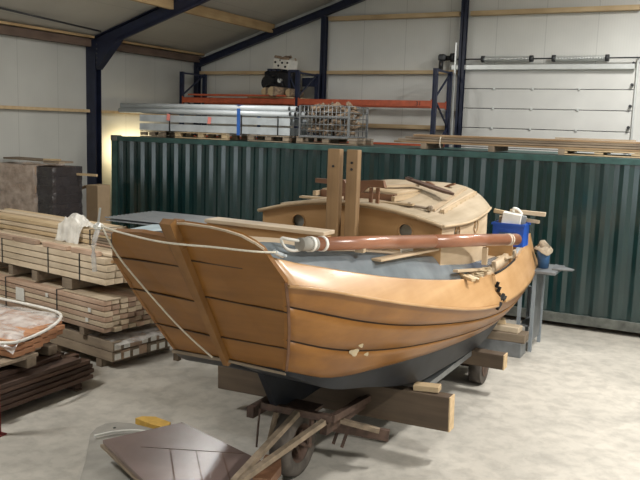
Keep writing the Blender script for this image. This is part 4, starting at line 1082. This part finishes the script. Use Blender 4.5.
tag(MB().box(b1+Lr*1.75-Ac*.012+Vector((0, 0, .22)), (.19, .006, .17), (0, 0, -ANG)).build('paper_label', 'white'), 'blank white sheet stapled on the side of the pinkish bundle', 'paper')
for k, (s_, z_) in enumerate(((.28, .25), (.33, .12), (1.15, .30))):
    tag(MB().box(b1+Lr*s_-Ac*.010+Vector((0, 0, z_)), (.055, .006, .05), (0, 0, -ANG)).build('paper_label', 'white'), ['upper small white label near the right end of the pinkish bundle', 'lower small white label near the right end of the pinkish bundle', 'small white label near the left strap of the pinkish bundle'][k], 'paper')
# bearers / pallet blocks below upper bundle
for k, (s_, w_) in enumerate(((.75, .20), (1.45, .12), (2.0, .10), (2.6, .1))):
    o = MB().box(Vector((-6.45, 7.0, .88))+Lr*s_+Ac*.5+Vector((0, 0, .065)), (w_, 1.0, .13), (0, 0, -ANG)).build('bearer', 'old_wood'); tag(o, ['first', 'second', 'third', 'fourth'][k]+' thick bearer from the right under the top pale bundle', 'bearer')
b2 = Vector((-6.42, 6.98, 1.02))
bundle('lumber_bundle', 'strapped bundle of pale pine boards four layers high, directly on the thick bearers', 'lumber bundle', b2, ANG, 3.4, 4, 8, .14, .083, ['lumber'], .03, .012, (.5, 1.15, 2.2))
for k in range(4):
    o = MB().box(b2+Lr*(.42+.62*k+random.uniform(-.05, .05))+Ac*.05+Vector((0, 0, .36)), (.50, .08, .055), (0, 0, -ANG+random.uniform(-.03, .03)), .004).build('lumber_piece', 'lumber_pink'); tag(o, ['rightmost', 'second from right', 'third from right', 'leftmost visible'][k]+' short brownish batten along the front edge of the top pale bundle', 'batten')
random.seed(4)
b3 = b2+Ac*.30+Vector((0, 0, .335))
for k in range(8):
    o = MB().box(b2+Lr*(1.5+random.uniform(-.15, .15))+Ac*(.16+k*.12)+Vector((0, 0, .352)), (2.8, .10, .03), (0, 0, -ANG+random.uniform(-.004, .004)), .003).build('loose_board', 'lumber'); tag(o, 'loose thin pale board laid on the top pale bundle in the left lumber pile', 'board', 'loose boards on the top pale bundle')
b4 = b2+Ac*.38+Vector((0, 0, .375))
bundle('lumber_bundle', 'long loose bundle of pale strips, topmost of the left lumber pile', 'lumber bundle', b4+Lr*.75, ANG, 2.8, 3, 6, .10, .062, ['lumber', 'lumber', 'pale_pallet'], .05, .01, (.05,), drop=.3)
bundle('stick_bundle', 'short bundle of thin brown sticks at the right end of the lumber pile top', 'stick bundle', b4+Lr*.06, ANG, .66, 5, 9, .045, .036, ['old_wood', 'pale_pallet', 'lumber_pink'], .03, .008, (.3,))
# crumpled plastic on top
m = MB(); P = []
for i in range(12):
    row = []
    for j in range(12):
        q = i/11; s_ = j/11
        z_ = .21+.14*max(0, 1-((q-.5)**2+(s_-.4)**2)*5)+.07*noise.noise(Vector((q*6, s_*6, 3)))
        row.append(b4+Lr*(.95+.50*q)+Ac*(-.08+.40*s_)+Vector((.03*noise.noise(Vector((q*7, s_*7, 9))), 0, z_ if j > 1 else z_-.12*(2-j))))
    P.append(row)
m.grid(P, False); tag(m.build('plastic_sheet', 'white_film', None, False), 'crumpled white plastic sheet lying on top of the left lumber pile', 'plastic sheet')

# dark plank pile on pallet near the left frame edge
random.seed(9)
pallet(-6.72, 5.15, 0, 1.15, 2.3, .10, 'dark_lumber', 'dark pallet under the dark brown plank pile by the left edge')
t = thing('plank_pile', 'pile of dark brown planks stacked unevenly on a pallet by the left edge', 'plank pile', (-6.7, 5.2, .1))
for l in range(6):
    for k in range(7):
        if l == 5 and k < 1: continue
        ye = 6.45-.04*l+random.uniform(-.16, .12); ys_ = 3.9
        MB().box((-6.17-k*.155-.012*l+random.uniform(-.02, .02), (ye+ys_)/2, .128+l*.052), (.14, ye-ys_, .044), (0, 0, random.uniform(-.012, .012)), .003).build('plank', 'dark_lumber', t)
# grey beams / bearers above
for k, (y, x0_, x1_, zz, mt) in enumerate(((5.05, -7.3, -6.12, .47, 'old_wood'), (5.62, -7.3, -6.2, .47, 'old_wood'), (6.05, -7.4, -6.35, .47, 'old_wood'))):
    o = MB().box(((x0_+x1_)/2, y, zz), (x1_-x0_, .13, .10), (0, 0, .05), .006).build('bearer', mt); tag(o, ['nearest', 'middle', 'farthest'][k]+' grey bearer between the dark plank pile and the wrapped reddish bundle', 'bearer')
for k, (x, y0_, y1_, z_) in enumerate(((-6.30, 4.2, 5.75, .53), (-6.46, 4.1, 5.95, .53), (-6.62, 4.1, 6.1, .53), (-6.80, 4.1, 6.2, .53))):
    o = MB().box((x, (y0_+y1_)/2, z_), (.14, y1_-y0_, .035), (0, 0, .02*(k-1)), .003).build('grey_plank', 'old_wood'); tag(o, ['outermost', 'second outermost', 'third', 'innermost'][k]+' grey plank lying lengthwise under the wrapped reddish bundle', 'plank')
wc = Vector((-6.22, 5.42, .56))
def wrapbundle():
    ang = .0; L, A = rowdir(.02)
    t = thing('wrapped_bundle', 'bundle of reddish boards under torn clear plastic on top of dark planks', 'lumber bundle', wc)
    for l in range(3):
        for k in range(6):
            p = wc+L*(.95+random.uniform(-.03, .03)+.06*k)+A*((k+.5)*.16)+Vector((0, 0, (l+.5)*.06))
            MB().box(p, (1.9, .15, .052), (0, 0, -.02), .003).build('board', 'red_lumber', t)
    P = []; n = 14
    for i in range(n):
        q = i/(n-1); row = []
        for j in range(10):
            s_ = j/9; nz = noise.noise(Vector((q*5, s_*4, 7)))*.03
            x_ = -.04+q*1.9+.06*6*s_; y_ = -.03+s_*1.02; z_ = .205+nz+.025*math.sin(s_*PI*3)
            if j == 0: z_ = .12+nz
            if i == 0: z_ -= .06
            row.append(wc+L*x_+A*y_+Vector((0, 0, z_)))
        P.append(row)
    o = MB().grid(P, False).build('plastic_wrap', 'plastic_film', None, False); attach(o, t)
    # thick bunched rim of film
    pts = [wc+L*1.9+A*(-.04)+Vector((0, 0, .16)), wc+L*1.2+A*(-.05)+Vector((0, 0, .175)), wc+L*.5+A*(-.05)+Vector((0, 0, .15)), wc+L*.02+A*(-.03)+Vector((0, 0, .17)), wc-L*.05+A*.25+Vector((0, 0, .2)), wc+L*.12+A*.7+Vector((0, 0, .22)), wc+L*.45+A*1.0+Vector((0, 0, .23)), wc+L*1.2+A*1.02+Vector((0, 0, .25)), wc+L*1.9+A*1.0+Vector((0, 0, .26))]
    MB().tube(pts, .017, 8, 4).build('bunched_wrap', 'white_film', t)
    return t
wrapbundle()
# red post at left frame edge
t = thing('red_post', 'dark red steel post standing on the floor at the left edge', 'post', (-5.86, 4.90, 0))
MB().box((-5.88, 4.92, .62), (.05, .05, 1.24)).build('post', 'red_paint', t); MB().box((-5.88, 4.92, .006), (.12, .12, .012)).build('foot_plate', 'red_paint', t)

# wrapped stacks by left wall
for (xa, xb, mt, wr, lb, zt) in ((-11.9, -10.95, 'lumber_pink', 'pink_film', 'tall stack of pinkish boards in milky wrap against the left wall', 2.22), (-10.92, -10.53, 'dark_lumber', 'black_film', 'tall stack in glossy black stretch wrap beside the milky wrapped stack', 2.20)):
    t = thing('wrapped_stack', lb, 'wrapped stack', ((xa+xb)/2, 10.5, 0))
    MB().box(((xa+xb)/2, 10.5, .06), (xb-xa, .68, .12)).build('pallet_base', 'old_wood', t)
    for l in range(12):
        MB().box(((xa+xb)/2+random.uniform(-.01, .01), 10.5, .22+l*.165), (xb-xa-.06, .66, .15), (0, 0, 0), .01).build('board_layer', mt, t)
    P = []; n = 26
    for i in range(26):
        z_ = 1.02+i/25*(zt-1.02-.08); row = []
        per = []
        w2, d2 = (xb-xa)/2+.005, .350
        for k in range(n+1):
            a = k/n*4
            if a < 1: p = (-w2+2*w2*a, -d2)
            elif a < 2: p = (w2, -d2+2*d2*(a-1))
            elif a < 3: p = (w2-2*w2*(a-2), d2)
            else: p = (-w2, d2-2*d2*(a-3))
            nz = noise.noise(Vector((p[0]*2.5, p[1]*2.5+z_*1.2, z_*9+p[0]*3)))*.06
            row.append(((xa+xb)/2+p[0]*(1+nz*.6), 10.5+p[1]*(1+nz), z_))
        P.append(row)
    o = MB().grid(P, False).build('stretch_wrap', wr, None, False); attach(o, t)
    MB().box(((xa+xb)/2+.02, 10.45, zt-.0), (xb-xa-.05, .4, .03), (0, .015, .1)).build('top_board', 'old_wood', t)
tag(MB().box((-10.7, 10.3, 2.245), (.3, .08, .03), (0, 0, .4)).build('loose_board', 'pale_pallet'), 'short pale board on top of the black wrapped stack', 'board')
tag(MB().box((-10.35, 10.75, 1.98), (.5, .05, .04), (0, 0, .1)).build('loose_batten', 'rail_wood'), 'pale batten jutting out right of the black wrapped stack', 'batten')
tag(MB().bar((-8.95, 9.32, .0), (-8.73, 9.38, 1.60), .04, .02).build('leaning_strip', 'alu'), 'thin pale strip leaning against the right side of the black wrapped stack', 'strip')
# cardboard carton by container end
t = thing('cardboard_box', 'tall brown cardboard carton with open flap between column and container', 'box', (-11.12, 11.9, 0))
MB().box((-11.12, 11.9, .845), (.30, .36, 1.69), bev=.004).build('carton', 'cardboard', t)
MB().bar((-11.28, 11.80, 1.68), (-11.52, 11.80, 1.58), .2, .008).build('flap', 'cardboard', t)
MB().bar((-11.12, 11.8, 1.695), (-10.98, 11.8, 1.72), .02, .006).build('flap', 'cardboard', t)

# corrugated sheets behind the bow
t = thing('corrugated_sheets', 'flat pile of grey corrugated metal sheets on bearers beyond the bow', 'metal sheets', (-5.9, 8.1, 0))
for l in range(2):
    P = []
    for i in range(121):
        y = 7.60+i*.95/120; P.append([(x, y, 1.745-l*.035+.011*math.sin(y*2*PI/.076)) for x in (-7.0+.02*l, -4.35)])
    MB().slab(P, (0, 0, -.003)).build('sheet', 'grey_sheet', t)
for k, x in enumerate((-5.95, -4.75)):
    tr = thing('trestle', ['left', 'right'][k]+' wooden trestle carrying the grey corrugated sheets', 'trestle', (x, 8.08, 0))
    MB().box((x, 8.08, 1.655), (.08, .9, .08)).build('top_beam', 'beam_wood', tr)
    for y in (7.75, 8.4): MB().box((x, y, .81), (.07, .07, 1.62)).build('leg', 'beam_wood', tr)

# ------------------------------------------------------------------ hatch board pile bottom left
# grey worn board with round corner
t = thing('worn_board', 'grey worn board with rounded corners on the floor beneath the purple-brown panel', 'board', (-4.5, 5.2, 0))
poly = [(-5.06, 5.28), (-5.13, 5.44), (-5.13, 5.56), (-5.06, 5.65), (-4.92, 5.70), (-4.5, 5.70), (-3.9, 5.3), (-3.9, 4.3), (-4.25, 4.25), (-4.7, 4.85)]
MB().prism([(x, y, .02) for x, y in poly], (0, 0, .04)).build('board_body', 'grey_board', t)
MB().cyl((-4.98, 5.52, .055), (-4.98, 5.52, .064), .014, n=10).build('drilled_hole', 'black', t)
tag(MB().prism([(-4.98, 5.82, .0), (-4.96, 5.90, 0), (-4.84, 5.96, 0), (-4.62, 5.92, 0), (-4.55, 5.78, .0), (-4.75, 5.78, 0)], (0, 0, .06)).build('foam_piece', 'yellow'), 'yellow-orange foam piece on the floor behind the purple-brown panel', 'foam')
# white curved strip
tag(MB().tube([(-4.95, 5.22, .09), (-4.86, 5.40, .09), (-4.70, 5.53, .09), (-4.45, 5.60, .09)], .012).build('curved_strip', 'white'), 'thin white curved strip between grey board and purple-brown panel', 'strip')
for k, (x, y, rz) in enumerate(((-4.2, 5.05, .3), (-3.4, 4.9, .2), (-3.9, 5.35, .1))):
    tag(MB().box((x, y, (.13, .07, .13)[k]), (.34, .12, (.13, .10, .14)[k]), (0, 0, rz), .01).build('floor_block', 'old_wood'), ['left', 'right', 'rear'][k]+' wooden block under the purple-brown panel', 'block')
t = thing('coated_panel', 'large purple-brown coated wooden panel lying tilted at the bottom left', 'panel', (-3.9, 4.95, .2))
pz = lambda x, y: .262-.079*(x+4.17)+.079*(y-5.51)
cor = [(-4.537, 4.886), (-4.184, 5.525), (-3.229, 5.363), (-2.925, 4.916), (-3.40, 4.42), (-3.86, 4.60)]
MB().prism([(x, y, pz(x, y)-.012) for x, y in cor], (0, 0, .03)).build('panel_face', 'phenolic', t)
MB().prism([(x*1.0-.02*(1 if x < -4 else 0), y-.01, pz(x, y)-.045) for x, y in cor], (0, 0, .022)).build('panel_backing', 'old_wood', t)
m = MB()
for a, b in (((-4.20, 4.98), (-3.42, 5.38)), ((-3.98, 5.09), (-3.62, 4.70)), ((-3.78, 5.19), (-3.42, 4.80)), ((-3.58, 5.29), (-3.22, 4.90))):
    m.bar((a[0], a[1], pz(*a)+.0185), (b[0], b[1], pz(*b)+.0185), .010, .002)
m.build('panel_groove', 'dark_lumber', t)
t = thing('wood_wedge', 'small brown wooden wedge lying at the right corner of the coated panel', 'wedge', (-3.2, 5.2, .2))
MB().prism([(-3.16, 5.30, .21), (-3.05, 5.36, .21), (-2.95, 5.2, .20), (-2.90, 4.95, .20), (-3.03, 4.90, .20)], (0, 0, .08)).build('wedge_body', 'brown_wood', t)
MB().box((-3.0, 5.12, .045), (.12, .2, .09)).build('wedge_foot', 'old_wood', t)

# ------------------------------------------------------------------ daylight windows, unseen, added to put streaks in the container ribs
def glow_mat(name, col, st):
    m, nt, b = new_mat(name); b.inputs['Emission Color'].default_value = (*col, 1); b.inputs['Emission Strength'].default_value = st; b.inputs['Base Color'].default_value = (.8, .8, .8, 1); return m
M['window_glow'] = glow_mat('added_window_glow', (.86, .94, 1.0), 2.8)  # glow of the added panes, there for the reflections in the corrugation
for k, (c, d3) in enumerate((((-1.6, YF+.01, 1.4), (9.6, .02, 1.6)), ((XR-.01, .1, 1.8), (.02, 5.6, .7)))):
    w_ = thing('added_window_%d' % (k+1), None, None, (c[0], c[1], c[2]-d3[2]/2)); structure(w_)
    MB().box(c, d3).build('added_pane', 'window_glow', w_)
    ax = 0 if k == 0 else 1; L_ = d3[ax]
    for q in range(7):
        e = [c[0], c[1], c[2]]; e[ax] += -L_/2+L_*q/6; dd = [.05, .05, d3[2]+.05]; MB().box(e, dd).build('added_window_bar', 'alu', w_)
    for q in (-1, 1):
        e = [c[0], c[1], c[2]+q*d3[2]/2]; dd = [.05, .05, .05]; dd[ax] = L_; MB().box(e, dd).build('added_window_rail', 'alu', w_)
# ------------------------------------------------------------------ lights
def area(loc, size, power, col=(1, .985, .955), rot=(0, 0, 0), sy=None):
    l = bpy.data.lights.new('high_bay_lamp', 'AREA'); l.energy = power; l.color = col; l.shape = 'RECTANGLE'; l.size = size; l.size_y = sy or size
    o = bpy.data.objects.new('high_bay_lamp', l); COL.objects.link(o); o.location = loc; o.rotation_euler = rot; return o
for (x, y, z, p) in ((2.2, 4.5, 5.3, 330), (.6, 9.0, 5.8, 380), (-.8, 13.4, 6.0, 210), (-7.2, 10.6, 5.6, 110), (-7.4, 3.5, 5.4, 200)):
    area((x, y, z), .28, p, sy=1.1)
area((-11.60, 13.85, 2.35), .5, 24, (1, .82, .48), (0, math.radians(80), 0), 1.3)
W = bpy.data.worlds.new('world'); S.world = W; W.use_nodes = True
W.node_tree.nodes['Background'].inputs[0].default_value = (.8, .85, .9, 1); W.node_tree.nodes['Background'].inputs[1].default_value = .05
S.view_settings.view_transform = 'Standard'; S.view_settings.look = 'None'; S.view_settings.gamma = 1; S.view_settings.use_curve_mapping = False
S.view_settings.exposure = .2
